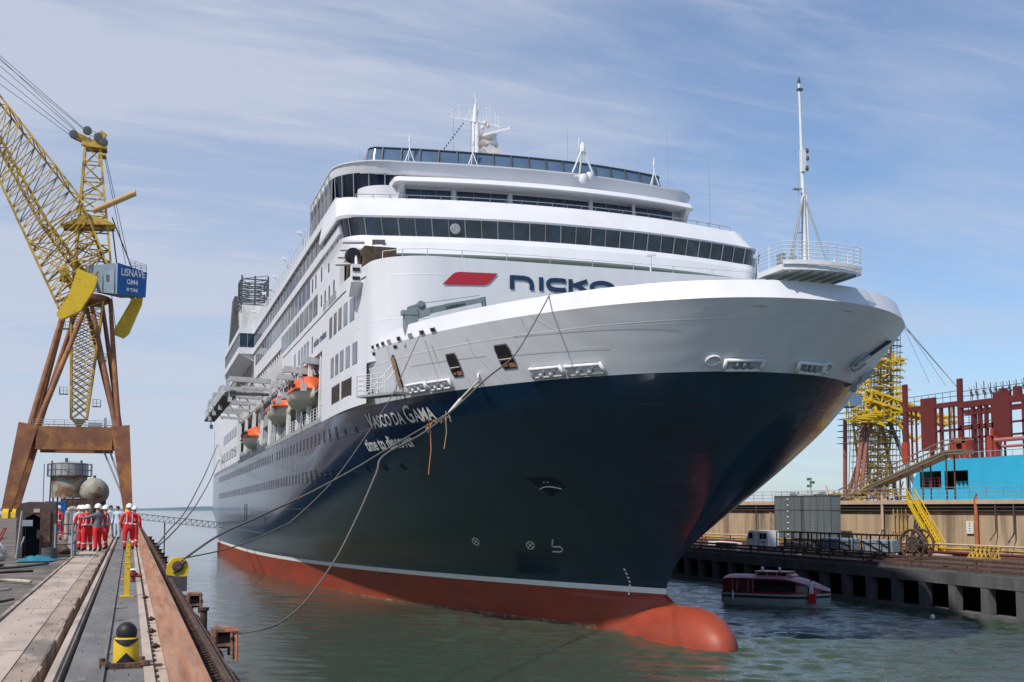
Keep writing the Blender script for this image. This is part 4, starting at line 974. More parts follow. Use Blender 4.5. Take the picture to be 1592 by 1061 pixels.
# small posts and aerials standing behind the glass screen
for (x,y,h) in ((-13.1,22,5.3),(4.1,24,6.6),(12.0,22,7.0),(15.2,21,7.8),(10.3,24,5.0)):
    mb = MB(); z0 = 31.2 if abs(x) < 12.5 else 28.3; mb.tube([(x,y,z0),(x-.02,y,z0+h)], .035, 5, r2=.012); mb.lathe([(.1,0),(.1,.5),(.04,.6)], 8, (x,y,z0)); mb.build('whip_aerial', GREY, ship)
for x in (-10.6,-6.2,8.0):
    mb = MB(); y = 15.75+.009*x*x
    for dx,dy in ((-.35,-.1),(.35,-.1),(0,.4)): mb.tube([(x+dx,y+dy,31.2),(x,y,32.2)], .04, 5)
    mb.tube([(x,y,32.1),(x,y,33.3 if x != -6.2 else 32.7)], .045, 5); mb.lathe([(.08,0),(.08,.3)], 7, (x,y,32.7)); mb.build('light_post', WHITE2, ship)
mb = MB(); x, y = 1.6, 14.7
for dx,dy in ((-.8,0),(.8,0),(0,.7)): mb.tube([(x+dx,y+dy,31.0),(x,y,32.9)], .07, 6)
mb.lathe([(.25,0),(.36,.2),(.3,.6)], 10, (x-.1,y-.4,30.2)); mb.lathe([(.22,0),(.3,.2),(.2,.5)], 10, (x+.35,y-.4,30.5)); mb.lathe([(.18,0),(.22,.4),(.08,.7)], 8, (x,y,32.6)); mb.tube([(x-.3,y,32.9),(x-.3,y,33.6)], .04, 5); mb.tube([(x-.7,y-.2,30.7),(x+.7,y-.2,30.6)], .08, 6)
mb.build('forward_radar', WHITE2, ship, 40)
for x in (-6.6,-4.5,4.3,7.1): mb = MB(); mb.tube([(x,24,31.2),(x,24,33.0)], .05, 5); mb.lathe([(.05,0),(.2,.1),(.2,.35),(.05,.45)], 8, (x,24,33.0)); mb.lathe([(.05,0),(.17,.08),(.17,.3),(.05,.4)], 8, (x,24,32.3)); mb.build('signal_lamp', DKGREY, ship)
mb = MB(); mb.tube([(4.2,9.2,21.0),(4.2,9.2,24.1)], .06, 6); mb.beam((3.9,9.2,24.0),(4.6,9.2,24.1), .12); mb.build('deck_post', WHITE2, ship)
mb = MB(); rail(mb, [(p[0]*.995,p[1]+.05,21.9) for p in FH[44:110:3]], .45, 1, .022, 2.0); mb.build('forward_railing', WHITE2, ship)
# wing gear: search light, cavity and brackets under the bridge wing
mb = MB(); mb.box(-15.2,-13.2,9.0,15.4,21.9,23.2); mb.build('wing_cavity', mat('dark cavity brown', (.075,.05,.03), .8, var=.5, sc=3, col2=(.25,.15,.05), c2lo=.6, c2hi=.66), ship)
mb = MB(); mb.lathe([(.42,-.3),(.46,-.1),(.46,.35),(.2,.6)], 16, (-15.75,9.9,22.75), 0, 'y'); mb.build('search_light', BLACK, ship, 40)
mb = MB(); mb.box(-15.9,-15.3,9.4,9.9,20.9,22.1); mb.tube([(-15.6,9.5,22.0),(-15.6,9.7,22.7)], .1, 6); mb.prism([(9.0,20.9),(10.8,20.9),(10.6,20.3),(9.8,20.1)], 0, -16.0, -15.2); wl = mb.build('lamp_bracket', WHITE2, ship)
mb = MB()
for z in (21.2,21.75): mb.box(-15.85,-15.4,9.34,9.39,z-.1,z+.12)
mb.build('bracket_hole', BLACK, wl)
for i in range(4): mb = MB(); mb.beam((-16.1,11.6+i*.9,23.95-i*.28),(-14.8,11.2+i*.9,23.95-i*.28), .5, .12); mb.build('wing_grating', WHITE2, ship)
mb = MB(); mb.grid([[(x,10.22+.010*x*x-.06,z) for x in (-14.1,-13.3)] for z in (23.75,24.4)]); mb.build('wing_port', DKGREY, ship)
# lifeboats: things of their own, hanging in the davits
def lifeboat(label):
    r = empty('lifeboat', label, 'lifeboat', group='lifeboats hanging along the boat deck')
    mb = MB(); G = []
    for i in range(17):
        t = i/16; y = -4.6+9.2*t; b = 1.45*(1-abs(2*t-1)**3.0)**.6 + .02; k = 1.25*(1-abs(2*t-1)**5*.45)
        G.append([(b*sin(a)*(1 if abs(sin(a)) > 0 else 1), y, 1.3 - k*cos(a)) for a in [-pi/2+pi*j/12 for j in range(13)]])
    mb.grid(G); mb.build('hull', mat('lifeboat cream', (0.58,0.54,0.46), .45, var=.1), r, True)
    mb = MB(); G = []
    for i in range(17):
        t = i/16; y = -4.4+8.8*t; b = 1.42*(1-abs(2*t-1)**3.2)**.6+.02; h = 1.25*(1-abs(2*t-1)**3.5)**.5
        G.append([(b*cos(a), y, 1.3 + h*sin(a)**.8) for a in [pi*j/12 for j in range(13)]])
    mb.grid(G); mb.build('canopy', ORANGE, r, True)
    mb = MB(); mb.box(-1.5,1.5,-4.5,4.5,1.22,1.32); mb.build('rubbing_strake', ORANGE, r)
    mb = MB()
    for y in (-2.6,-.8,1.0,2.8): mb.box(-1.46,-1.36,y,y+.9,1.6,2.0)
    mb.build('canopy_window', BLACK, r)
    mb = MB()
    for y in (-3.4,3.4): mb.tube([(0,y,2.4),(0,y,3.2)], .06, 6); mb.box(-.2,.2,y-.15,y+.15,3.0,3.25)
    mb.build('lifting_hook', GREY, r)
    return r
lb = None
for s, x, lab in ((32.6,-15.3,'orange and cream lifeboat nearest the bow, just behind the white shell'),(47.2,-15.3,'orange and cream lifeboat second from the bow on the boat deck'),(73.5,-15.2,'orange and cream lifeboat furthest aft, low beyond the swung out davits')):
    if lb is None: lb = lifeboat(lab); r = lb
    else: r = dup(lb, (0,0,0), None, lab)
    z = 15.15 if s < 60 else 14.2
    r.location = SHM @ Vector((x, s, z)); r.rotation_euler = (SP,0,SYAW)
# ============================================================ LEFT GANTRY CRANE
def lattice(mb, a0, a1, n, r, chords, mi=0, cr=None):
    """chords: list of (p0,p1); braces between successive chords over n bays"""
    ch = [(Vector(p), Vector(q)) for p, q in chords]; cr = cr or r*.6
    for p, q in ch: mb.beam(p, q, r, r, mi)
    m = len(ch)
    for j in range(m):
        A = ch[j]; B = ch[(j+1)%m]
        if m == 2 and j == 1: break
        for i in range(n):
            t0, t1 = i/n, (i+1)/n
            a, b = (A,B) if i%2 == 0 else (B,A)
            mb.beam(a[0].lerp(a[1],t0), b[0].lerp(b[1],t1), cr, cr, mi); mb.beam(A[0].lerp(A[1],t0), B[0].lerp(B[1],t0), cr, cr, mi)
CY_ = 205.0
gc = empty('gantry_crane', 'tall yellow lattice dock crane on brown portal legs with a blue machinery house', 'dock crane', (-9,CY_,QZ))
def L(x, z, y=0): return (x+9, y, z-QZ)
BX = [BROWN]
for nm, (xt, xb, s) in (('portal_leg',(-16.2,-19.0,-1)),('portal_leg',(-1.9,-.3,1))):
    for dy in (-5.0, 5.0):
        mb = MB(); mb.beam(L(xt,20.8,dy), L(xb,6.6,dy*1.25), 3.0, 2.4, w2=1.5, h2=1.3, up=(0,1,0)); g = mb.build(nm, BROWN, gc)
        mb = MB(); y = dy*1.25; mb.prism([(y-2.3,-.1),(y+2.3,-.1),(y+2.0,.9),(y+.8,1.5),(y-.8,1.5),(y-2.0,.9)], 0, xb+9-.45, xb+9+.45); 
        for k in (-1.6,-.6,.6,1.6): mb.lathe([(.38,-.5),(.38,.5)], 12, (xb+9,y+k,.32), 0, 'x')
        mb.build('bogie', YEL2, gc)
mb = MB()
for dy in (-5,5): mb.box(*[v for v in (-16.2+9+1.2, -1.9+9-1.2)], dy-1.1, dy+1.1, 16.75-QZ, 20.6-QZ)
mb.box(-16.2+9-1.4,-16.2+9+1.2,-5,5,17.2-QZ,20.5-QZ); mb.box(-1.9+9-1.2,-1.9+9+1.3,-5,5,17.2-QZ,20.5-QZ); mb.build('portal_beam', BROWN, gc)
mb = MB()
for dy in (-5,5): mb.beam(L(-3.6,17,dy), L(-1.2,10.2,dy*1.15), .25); mb.beam(L(-4.6,17,dy), L(-1.3,9.2,dy*1.15), .25)
mb.each('knee_brace', GREY, gc)
mb = MB(); rail(mb, [L(-15.5,20.6,-5.9),L(-2.6,20.6,-5.9)], 1.1, 3, .04, 1.6); rail(mb, [L(-15.5,20.6,5.9),L(-2.6,20.6,5.9)], 1.1, 3, .04, 1.6); mb.box(4.5,4.9,-5.6,-5.2,15.2,16.8); mb.box(2.0,4.2,-5.4,-4.2,15.2,15.9); mb.build('portal_railing', GREY, gc)
# A-frame pipe legs
for (a, b) in ((L(-16.0,20.6,-5),L(-11.2,42.5,-1.5)),(L(-15.0,20.6,-5),L(-7.6,43,-1.5)),(L(-15.6,20.6,5),L(-9.3,43,1.5)),(L(-16.2,20.6,5),L(-11.2,42.5,1.5)),
               (L(-2.2,20.6,-5),L(-4.2,43.2,-1.5)),(L(-2.6,20.6,-5),L(-7.4,43.2,-1.5)),(L(-2.0,20.6,5),L(-5.6,43.2,1.5)),(L(-2.4,20.6,5),L(-8.4,43.2,1.5))):
    mb = MB(); mb.tube([a,b], .52, 10, r2=.36); mb.build('frame_leg', BROWN, gc, 40)
mb = MB(); mb.lathe([(2.6,0),(3.6,.5),(3.6,1.3),(3.0,1.5)], 20, (1.2,0,42.3-QZ)); mb.build('slewing_ring', BROWN, gc, 35)
# hanging lattice mast (diamond lattice, narrow at the foot)
mb = MB(); ch = []
for (xx,yy) in ((-1,-1),(1,-1),(1,1),(-1,1)):
    ch.append((L(-8.7+xx*1.25,22.3,yy*1.1), L(-7.9+xx*2.6,42.6,yy*2.2)))
for dirn in (0,1):
    for j in range(4):
        A = [Vector(p) for p in ch[j]]; B = [Vector(p) for p in ch[(j+1)%4]]
        n = 9
        for i in range(-1, n+1):
            for w in (0, 1):
                t0 = (i+ .5*w)/n; t1 = (i+1+.5*w)/n
                if t0 < 0 or t1 > 1: continue
                p, q = (A,B) if dirn else (B,A); mb.beam(p[0].lerp(p[1],t0), q[0].lerp(q[1],t1), .15)
for p, q in ch: mb.beam(p, q, .34)
mb.build('lattice_mast', YEL, gc)
mb = MB(); a = [Vector(p[0]) for p in ch]; ap_ = Vector(L(-8.7,20.5,0)); mb.add(a+[ap_], [(0,1,2,3),(0,4,1),(1,4,2),(2,4,3),(3,4,0)]); mb.build('mast_foot', YEL, gc)
mb = MB()
for (x,z,s) in ((-10.6,26.5,-1),(-6.6,24.5,1),(-5.9,32.5,1),(-10.6,37.8,-1)): mb.box(x+9-(1.4 if s<0 else 0),x+9+(1.4 if s>0 else 0),-.8,.8,z-QZ,z-QZ+.1); rail(mb, [(x+9+s*1.3,-.8,z-QZ),(x+9+s*1.3,.8,z-QZ)], 1.2, 2, .04, .8); rail(mb, [(x+9+s*.1,-.8,z-QZ),(x+9+s*1.3,-.8,z-QZ)], 1.2, 2, .04, .8)
mb.build('mast_landing', GREY, gc)
# machinery house
mb = MB(); P = [(-8.2,-2.6),(-3.0,-5.2),(1.8,-1.6),(-3.0,2.4)]   # plan x,y
hx = lambda x, y, z: (x+9, y, z-QZ)
bot = [hx(-7.2,-2.4,44.2),hx(-3.05,-4.6,43.6),hx(1.65,-1.0,43.9),hx(-2.5,3.0,44.3)]; tp = [hx(-8.2,-2.6,48.5),hx(-3.05,-4.8,49.0),hx(1.8,-1.0,48.4),hx(-3,3.4,48.6)]
mb.add(bot+tp, [(3,2,1,0),(4,5,6,7),(2,3,7,6),(3,0,4,7)], 2); mb.add(bot+tp, [(0,1,5,4)], 1); mb.add(bot+tp, [(1,2,6,5)], 0)
mh = mb.build('machinery_house', [BLUE, LBLUE, DKGREY], gc)
A0, A1, A2 = Vector(bot[1]), Vector(bot[2]), Vector(tp[1]); U = (A1-A0).normalized(); V = (A2-A0).normalized(); Nn = U.cross(V).normalized(); Nn = Nn if Nn.y < 0 else -Nn
wl_ = (A1-A0).length
mb = MB()
for (t, s, zz0, w) in (('LISNAVE',1.75,3.35,4.9),('GM4',1.2,1.95,2.3),('30 TONS',.75,.75,2.4)):
    mb = MB(); off = (wl_-w)/2 + (.15 if t == 'LISNAVE' else 0)
    text_map(mb, t, s, lambda u, v, off=off, zz0=zz0: tuple(A0 + U*(off+u) + V*(zz0+v) + Nn*.14), bold=.03, fit=w)
    mb.build('house_lettering', SIGNW, mh)
B0 = Vector(bot[0]); V = Vector((0,0,1)); U2 = (A0-B0).normalized(); N2 = U2.cross(V).normalized()
mb = MB(); q = lambda u, v: B0+U2*u+V*v+N2*.12
for (u0,u1,v0,v1) in ((2.7,3.3,2.0,3.2),(.6,1.3,2.2,3.2)): mb.add([q(u0,v0),q(u1,v0),q(u1,v1),q(u0,v1)], [(0,1,2,3)])
mb.beam(q(2.1,0.2), q(2.1,4.5), .1); mb.beam(q(4.3,0.1),q(4.3,4.6),.12); mb.each('house_window', DKGREY, mh)
mb = MB(); rail(mb, [hx(-3,3.2,48.6),hx(1.7,-.9,48.5),hx(-1.2,-3.2,48.8)], 1.2, 3, .04, 1.3); mb.build('house_railing', GREY, gc)
# counterweights
def slab(poly, y0, y1, name, yo=0):
    mb = MB(); mb.prism([(x+9,z-QZ) for x,z in poly], 1, y0, y1); return mb.build(name, YEL2, gc)
slab([(-9.3,47.1),(-6.1,45.8),(-6.7,43.6),(-8.8,39.9),(-11.7,38.3),(-12.4,39.3),(-10.7,42.2)], -7.2, -5.4, 'counterweight')
slab([(-.8,43.8),(1.3,45.2),(1.1,43.4),(-.9,38.1),(-1.8,37.2),(-3.4,37.8),(-3.4,38.7)], 2.6, 4.4, 'counterweight')
mb = MB(); mb.beam(L(-8,46,-5.3),L(-5,46,0),.5); mb.beam(L(-10,41,-5.3),L(-8,44,0),.4); mb.beam(L(0,44,3),L(-2,45,1),.4); mb.beam(L(-3.2,38.6,3.4),L(-4,44.4,2),.1); mb.beam(L(-2.6,39,3.4),L(-.6,44.2,2),.12); mb.each('counterweight_arm', YEL, gc)
# upper tower
mb = MB(); b4 = [(-10.2,-2.4),(-3.9,-2.4),(-3.9,2.4),(-10.2,2.4)]; t4 = [(-9.0,-1),(-6.6,-1),(-6.6,1),(-9.0,1)]
lattice(mb, 0, 0, 8, .38, [(L(b[0],46.5,b[1]), L(t[0],70.3,t[1])) for b, t in zip(b4,t4)], cr=.2); 
for k in (1,3,5): 
    for (i,j) in ((0,2),(1,3)): mb.beam(Vector(L(b4[i][0],46.5,b4[i][1])).lerp(Vector(L(t4[i][0],70.3,t4[i][1])),k/8), Vector(L(b4[j][0],46.5,b4[j][1])).lerp(Vector(L(t4[j][0],70.3,t4[j][1])),(k+1)/8), .2)
mb.build('upper_tower', YEL, gc)
mb = MB(); mb.beam(L(-9.6,70.6,-1),L(-5.8,70.4,-1),.8,1.0); mb.beam(L(-10.8,72.0,0),L(-8.2,71.0,0),.9,1.2); mb.beam(L(-8,70,0),L(-6,73,0),.8,1.2); mb.box(.2,3.6,-1.6,1.6,69.8-QZ,70.1-QZ)
rail(mb, [L(-8.4,72.2,1.2),L(-5.7,72.0,1.2)], 1.3, 3, .05, .8); mb.box(2.2,3.4,-1.3,1.3,68.6-QZ,68.8-QZ)
hd = mb.build('tower_head', YEL, gc)
for (x,z) in ((-10.9,71.7),(-8.7,72.6),(-6.9,71.6),(-6.0,70.8)): mb = MB(); mb.lathe([(.35,-.25),(.75,-.2),(.62,0),(.75,.2),(.35,.25)], 16, L(x,z,-1.5), 0, 'y'); mb.build('sheave', DKGREY, hd)
mb = MB(); mb.beam(L(-12.4,55.4,-1.5),L(-8,57.8,-1.5),.25,.5); mb.beam(L(-12.4,55.4,-1.5),L(-3.6,55.9,-1.5),.25,.5); mb.prism([(-12.2+9,55.5-QZ),(-8+9,57.6-QZ),(-4.5+9,56.6-QZ),(-3.8+9,56.1-QZ)], 1, -2.6, 2.6); rail(mb, [L(-12.2,55.6,-2.5),L(-9.4,56.9,-2.5)],1.0,2,.04,.8); mb.build('tower_gallery', YEL, gc)
mb = MB(); mb.tube([L(-7.4,58.3,-2),L(-.5,61.9,-3)], .55, 12); mb.build('strut_pipe', mat('tan pipe', (.42,.27,.11), .6, var=.2), gc, 40)
mb = MB(); mb.lathe([(.56,-.05),(.56,.05)], 12, L(-.45,61.93,-3.0), 0, 'x'); mb.build('pipe_cap', DKGREY, gc)
# luffing jib: wide box lattice reaching up to the left and out of the picture
mb = MB()
Ap, A1_, A2_ = (-12.3,41.0), (-17.2,51.5), (-30,79)
Bp, B1_, B2_ = (-4.6,48.5), (-9.6,60.5), (-31,87)
for (p0,p1,q0,q1,n) in ((Ap,A1_,Bp,B1_,4),(A1_,A2_,B1_,B2_,11)):
    lattice(mb, 0, 0, n, .3, [(L(*p0,-3.2),L(*p1,-3.4)),(L(*q0,-3.2),L(*q1,-3.4)),(L(*q0,3.2),L(*q1,3.4)),(L(*p0,3.2),L(*p1,3.4))], cr=.15)
    for y in (-3.3,3.3):
        for i in range(n):
            a = Vector(L(*p0,y)).lerp(Vector(L(*p1,y)),i/n); b = Vector(L(*q0,y)).lerp(Vector(L(*q1,y)),(i+1)/n); c = Vector(L(*p0,y)).lerp(Vector(L(*p1,y)),(i+1)/n); d = Vector(L(*q0,y)).lerp(Vector(L(*q1,y)),i/n)
            mb.beam(a,b,.15); mb.beam(c,d,.13)
mb.build('jib', YEL, gc)
mb = MB()
C0, C1, C2 = (-7.6,46.8), (-14.7,56.3), (-31,85)
lattice(mb, 0,0,6,.34,[(L(*C0,-1.2),L(*C1,-1.2)),(L(C0[0]-.9,C0[1]-.7,-1.2),L(C1[0]-1.1,C1[1]-.4,-1.2)),(L(C0[0]-.9,C0[1]-.7,1.2),L(C1[0]-1.1,C1[1]-.4,1.2)),(L(*C0,1.2),L(*C1,1.2))],cr=.17)
lattice(mb, 0,0,9,.34,[(L(*C1,-1.2),L(*C2,-1.2)),(L(C1[0]-1.1,C1[1]-.4,-1.2),L(C2[0]-1,C2[1],-1.2)),(L(C1[0]-1.1,C1[1]-.4,1.2),L(C2[0]-1,C2[1],1.2)),(L(*C1,1.2),L(*C2,1.2))],cr=.17)
for t in (.15,.4,.65,.9):
    c = Vector(L(*C0,0)).lerp(Vector(L(*C1,0)),t); a = Vector(L(*Ap,-3.2)).lerp(Vector(L(*A1_,-3.2)),t); b = Vector(L(*Bp,-3.2)).lerp(Vector(L(*B1_,-3.2)),t); mb.beam(c,a,.2); mb.beam(c,b,.2)
    mb.beam(c, Vector(L(*A1_,-3.2)), .14)
mb.build('jib_spine', YEL, gc)
mb = MB(); c = Vector(L(-11.6,47.3,-3.4)); mb.lathe([(.5,-.3),(.9,-.2),(.9,.2),(.5,.3)], 12, tuple(c), 0, 'y')
for (x,z) in ((-16,49.5),(-17.5,52.5),(-13.8,44),(-12.3,41.5),(-9,43.5),(-7,47),(-11,54),(-14.5,56)): mb.beam(c, L(x,z,-3.3), .17)
mb.beam(c,L(-9.3,42.6,-1),.9,.6); mb.beam(L(-12.5,46.5,0),L(-7,46.0,0),1.2,.8); mb.beam(L(-13,42,-2),L(-8.4,44.3,-2),.5); mb.build('jib_hinge', YEL, gc)
mb = MB()
for i,(x0,z0,z1) in enumerate(((-10.6,72.6,83.8),(-10.4,72.3,82.6),(-10.8,71.9,81.2),(-11.0,71.6,79.8),(-8.9,73.2,84.8),(-8.7,73.0,84.2))):
    a = Vector(L(x0,z0,-1.5+i*.5)); b = Vector(L(-23.1,z1,-1.5+i*.5)); mb.tube([a, a+(b-a)*1.7], .045, 4)
for (x0,x1) in ((-6.2,-1.8),(-6.0,-1.2)): mb.tube([L(x0,70.6,0),L(x1,49.6,-1)], .05, 4)
mb.tube([L(-4.3,58,0),L(-.7,49.2,1)], .12, 5); mb.tube([L(-4.3,57,0),L(-3.2,49.2,1)], .12, 5); mb.build('hoist_cables', DKGREY, gc)
# ============================================================ TANKS AND SHEDS BEHIND
t = empty('storage_tank', 'upright rust stained silo tank with a gallery, under the crane portal', 'tank', (-11.1,230,QZ))
mb = MB(); mb.lathe([(3.15,3.6),(3.2,3.8),(3.2,7.9)], 32); mb.build('lower_shell', TANKM, t, 40)
mb = MB(); mb.lathe([(3.12,7.9),(3.12,10.1),(3.2,10.15),(.4,10.6)], 32); mb.build('upper_shell', TANKD, t, 40)
mb = MB()
for k in range(6): a = k*pi/3+.3; mb.tube([(2.9*cos(a),2.9*sin(a),0),(2.9*cos(a),2.9*sin(a),3.8)], .18, 6)
mb.tube([(-4.5,-1,0),(-4.5,-1,10)], .08, 5); mb.tube([(-3.4,-1.5,0),(-3.1,-1.5,10.6)], .16, 6); mb.each('tank_leg', DKGREY, t)
mb = MB(); R_ = [(4.0*cos(a),4.0*sin(a),7.7) for a in [2*pi*k/20 for k in range(21)]]
mb.grid([[(p[0]*.8,p[1]*.8,7.75) for p in R_],[(p[0],p[1],7.75) for p in R_],[(p[0],p[1],7.62) for p in R_]]); rail(mb, R_, 2.3, 2, .05, 2.4); mb.box(-.8,-.3,-2,-1.5,10.4,11.1); mb.box(1.9,2.3,-2,-1.5,10.1,10.7); mb.build('gallery', DKGREY, t)
t = empty('horizontal_tank', 'rounded grey brown tank lying on its side next to the silo', 'tank', (-6.4,226,QZ))
mb = MB(); mb.lathe([(.05,-5.3),(1.3,-5.1),(2.2,-4.4),(2.55,-3.4),(2.55,4),(1.5,5.2)], 24, (0,0,4.7), 0, 'y'); mb.build('shell', TANKM, t, 40)
mb = MB(); [mb.box(-2,2,y,y+.5,0,3.0) for y in (-2.5,2)]; mb.tube([(0,-3,7.2),(0,-3,7.7)], .25, 8); mb.each('saddle', DKGREY, t)
sh = empty('yard_shed', 'low pale shed behind the crane leg at the far left', 'shed', (-36,240,QZ)); mb = MB(); mb.box(-9,9.5,-5,5,0,3.7); mb.build('wall', mat('shed wall', (.42,.44,.46), .7, var=.1), sh); mb = MB(); mb.prism([(-9.4,3.7),(9.9,3.7),(9.9,4.0),(0,4.5),(-9.4,4.0)], 1, -5.3, 5.3); mb.build('roof', GREY, sh); mb = MB(); mb.box(-2,0,-5.05,-5,0,2.6); mb.build('door', DKGREY, sh)
def crate_unit(name, label, cat, loc, sx, sy, sz, m, rz=0, ribs=6, m2=None):
    r = empty(name, label, cat, loc, rz); mb = MB(); mb.box(-sx/2,sx/2,-sy/2,sy/2,0.12,sz); mb.build('body', m, r)
    mb = MB()
    for x in (-1,1):
        for y in (-1,1): mb.box(x*sx/2-.06*(x>0)-.03, x*sx/2+.06*(x<0)+.03, y*sy/2-.06*(y>0)-.03, y*sy/2+.06*(y<0)+.03, 0, sz+.03)
    for z in (.05,sz-.05): mb.box(-sx/2-.025,sx/2+.025,-sy/2-.025,-sy/2+.03,z-.06,z+.07); mb.box(sx/2-.03,sx/2+.025,-sy/2,sy/2,z-.06,z+.07); mb.box(-sx/2-.025,-sx/2+.03,-sy/2,sy/2,z-.06,z+.07)
    for i in range(1,ribs): x = -sx/2+sx*i/ribs; mb.box(x-.03,x+.03,-sy/2-.03,-sy/2,.1,sz)
    mb.build('frame', m2 or m, r); return r
crate_unit('container', 'blue steel container at the left edge behind the shelter', 'container', (-9.0,66,QZ), 2.2, 5, 2.0, BLUE)
crate_unit('container', 'small blue container behind the worker beside the shelter', 'container', (-5.1,88,QZ), 1.3, 2.4, 2.1, BLUE)
crate_unit('equipment_box', 'dark weathered equipment cabinet beneath the silo tank', 'cabinet', (-5.6,135,QZ), 3.4, 2.5, 2.7, DRUST)
crate_unit('equipment_box', 'grey electrical cabinet left of the crane leg group', 'cabinet', (-4.2,105,QZ), 1.8, 1.6, 1.6, GREY)
# winch shelter in the foreground
s_ = empty('winch_shelter', 'rusty steel shelter with an arched opening, beside the fence', 'shelter', (-2.98,41.2,QZ))
mb = MB(); pr = [(-.60,0),(-.60,1.62),(-.48,1.80),(-.2,1.86),(.62,1.84),(.62,0),(.22,0),(.22,1.0),(.15,1.32),(-.08,1.46),(-.32,1.32),(-.40,1.0),(-.40,0)]
mb.prism(pr, 1, -.45, .75); mb.build('housing', mat('brown weathered steel', (.085,.055,.05), .8, var=.4, sc=3, bump=.02, bsc=12), s_)
mb = MB(); mb.box(-.38,.22,.5,.55,0,1.45); mb.build('back_panel', mat('deep blue panel', (.006,.012,.028), .6), s_)
mb = MB(); mb.box(.14,.46,-.5,-.42,.08,1.55); mb.build('pillar', DRUST, s_); mb = MB(); mb.box(-.08,.12,-.48,-.45,1.5,1.62); mb.box(.0,.2,.1,.5,.62,.9); mb.build('plate', PLATE, s_)
mb = MB(); mb.tube([(-.52,-1.0,0),(-.40,-.9,1.55)], .035, 6); mb.box(-.38,-.06,-.95,-.85,1.05,1.25); mb.tube([(-.5,-.95,.1),(-.3,-.9,.7)], .03, 6)
tag(mb.build('leaning_pole', GREY, None, loc=(-2.98,41.2,QZ)), 'pale grey pole with a bracket leaning in front of the rusty shelter', 'pole')
# fence of pipes between shelter and workers
fe = empty('pipe_fence', 'rusty waist-high pipe fence to the right of the shelter', 'fence', (-2.2,41.0,QZ))
mb = MB()
for x in (.03,.55): mb.tube([(x-.15,-.9,0),(x-.15,-.9,1.12)], .035, 6)
mb.tube([(.4,1.6,0),(.4,1.6,1.12)], .035, 6); mb.each('post', GREY, fe)
mb = MB(); 
for z in (.45,.8,1.1): mb.tube([(-.12,-.9,z),(.4,-.9,z)], .025, 6); mb.tube([(.4,-.9,z),(.4,1.6,z)], .025, 6)
mb.build('bar', DRUST, fe)
# yard clutter
def hose(pts, r, m, name, label, cat):
    mb = MB(); P = [Vector(p) for p in pts]; Q = []
    for i in range(len(P)-1):
        p0 = P[max(i-1,0)]; p1 = P[i]; p2 = P[i+1]; p3 = P[min(i+2,len(P)-1)]
        for k in range(5):
            t = k/5; Q.append(.5*((2*p1)+(p2-p0)*t+(2*p0-5*p1+4*p2-p3)*t*t+(-p0+3*p1-3*p2+p3)*t**3))
    Q.append(P[-1]); mb.tube(Q, r, 6); return tag(mb.build(name, m, None, True), label, cat)
for i,(pts,r,m,lab) in enumerate((
    ([(-3.9,27,QZ+.05),(-3.2,26.2,QZ+.05),(-2.6,27.2,QZ+.05),(-2.0,26.5,QZ+.05)], .045, ROPEL, 'thick pale hose curling across the ground at the left edge'),
    ([(-4.2,30,QZ+.05),(-3.4,29.5,QZ+.05),(-3.0,30.5,QZ+.05),(-2.3,31.0,QZ+.05)], .035, BLACK, 'black hose lying behind the pale hose'),
    ([(-3.6,23.5,QZ+.05),(-3.0,24.5,QZ+.05),(-2.7,23.6,QZ+.05),(-2.2,24.3,QZ+.05)], .03, PLATE, 'thin beige hose looped near the concrete slabs'),
    ([(-5.5,33,QZ+.05),(-4.2,32.4,QZ+.05),(-3.0,33,QZ+.05),(-2.2,35,QZ+.05)], .04, DKGREY, 'dark grey hose in front of the shelter'),
    ([(-3.8,20.6,QZ+.05),(-3.0,21.4,QZ+.05),(-2.2,20.9,QZ+.05),(-1.9,21.6,QZ+.05)], .025, BLACK, 'thin black cable crossing the ground nearest the camera'))):
    hose(pts, r, m, 'hose', lab, 'hose')
mb = MB(); G = []
for i in range(11):
    for_ = []
    for j in range(9):
        u, v = i/10-.5, j/8-.5; e = max(0, 1-(2*abs(u))**2)*max(0,1-(2*abs(v))**2); for_.append((-2.72+u*1.05+v*.2, 37.9+v*1.3, QZ+.02+e*(.13+.06*sin(i*2.3+j*1.7))))
    G.append(for_)
mb.grid(G); tag(mb.build('tarpaulin', TEAL, None, True), 'crumpled teal tarpaulin on the ground in front of the shelter', 'tarpaulin')
lumps = [('debris_sack','slumped pale sack left of the shelter','sack',(-4.2,38.5,QZ),(.8,.6,.38),ROPEL),('debris_sack','dirty white sack behind the slumped one','sack',(-4.5,43.5,QZ),(.6,.5,.5),SIGNW),('debris_heap','heap of dark scrap metal beside the fence','scrap heap',(-1.75-.55,43.6,QZ),(.55,.9,.32),DRUST),('debris_heap','low heap of rubbish between shelter and slabs','scrap heap',(-3.9,35,QZ),(.8,.9,.16),DRUST)]
for nm,lab,cat,loc,sc_,m in lumps:
    mb = MB(); G = []
    for i in range(9):
        a = pi/2*i/8; G.append([(cos(a)*cos(b)*sc_[0]*.6*(1+.2*sin(3*b+i)), cos(a)*sin(b)*sc_[1]*.6*(1+.2*cos(2*b+i)), sin(a)*sc_[2]*(1+.2*sin(5*b)*cos(a))) for b in [2*pi*k/16 for k in range(16)]])
    mb.grid(G, close=True); tag(mb.build(nm, m, None, True, loc=loc), lab, cat)
def drum(loc, label, m, r=.28, h=.85, cat='drum', name='drum'):
    t = empty(name, label, cat, loc); mb = MB(); mb.lathe([(r,0),(r,h*.32),(r*1.04,h*.34),(r,h*.36),(r,h*.64),(r*1.04,h*.66),(r,h*.68),(r,h)], 18); mb.build('shell', m, t, 35); mb = MB(); mb.lathe([(r*1.03,h),(r*1.03,h+.03),(r*.9,h+.03),(r*.88,h+.01)], 18); mb.build('lid', DKGREY, t); return t
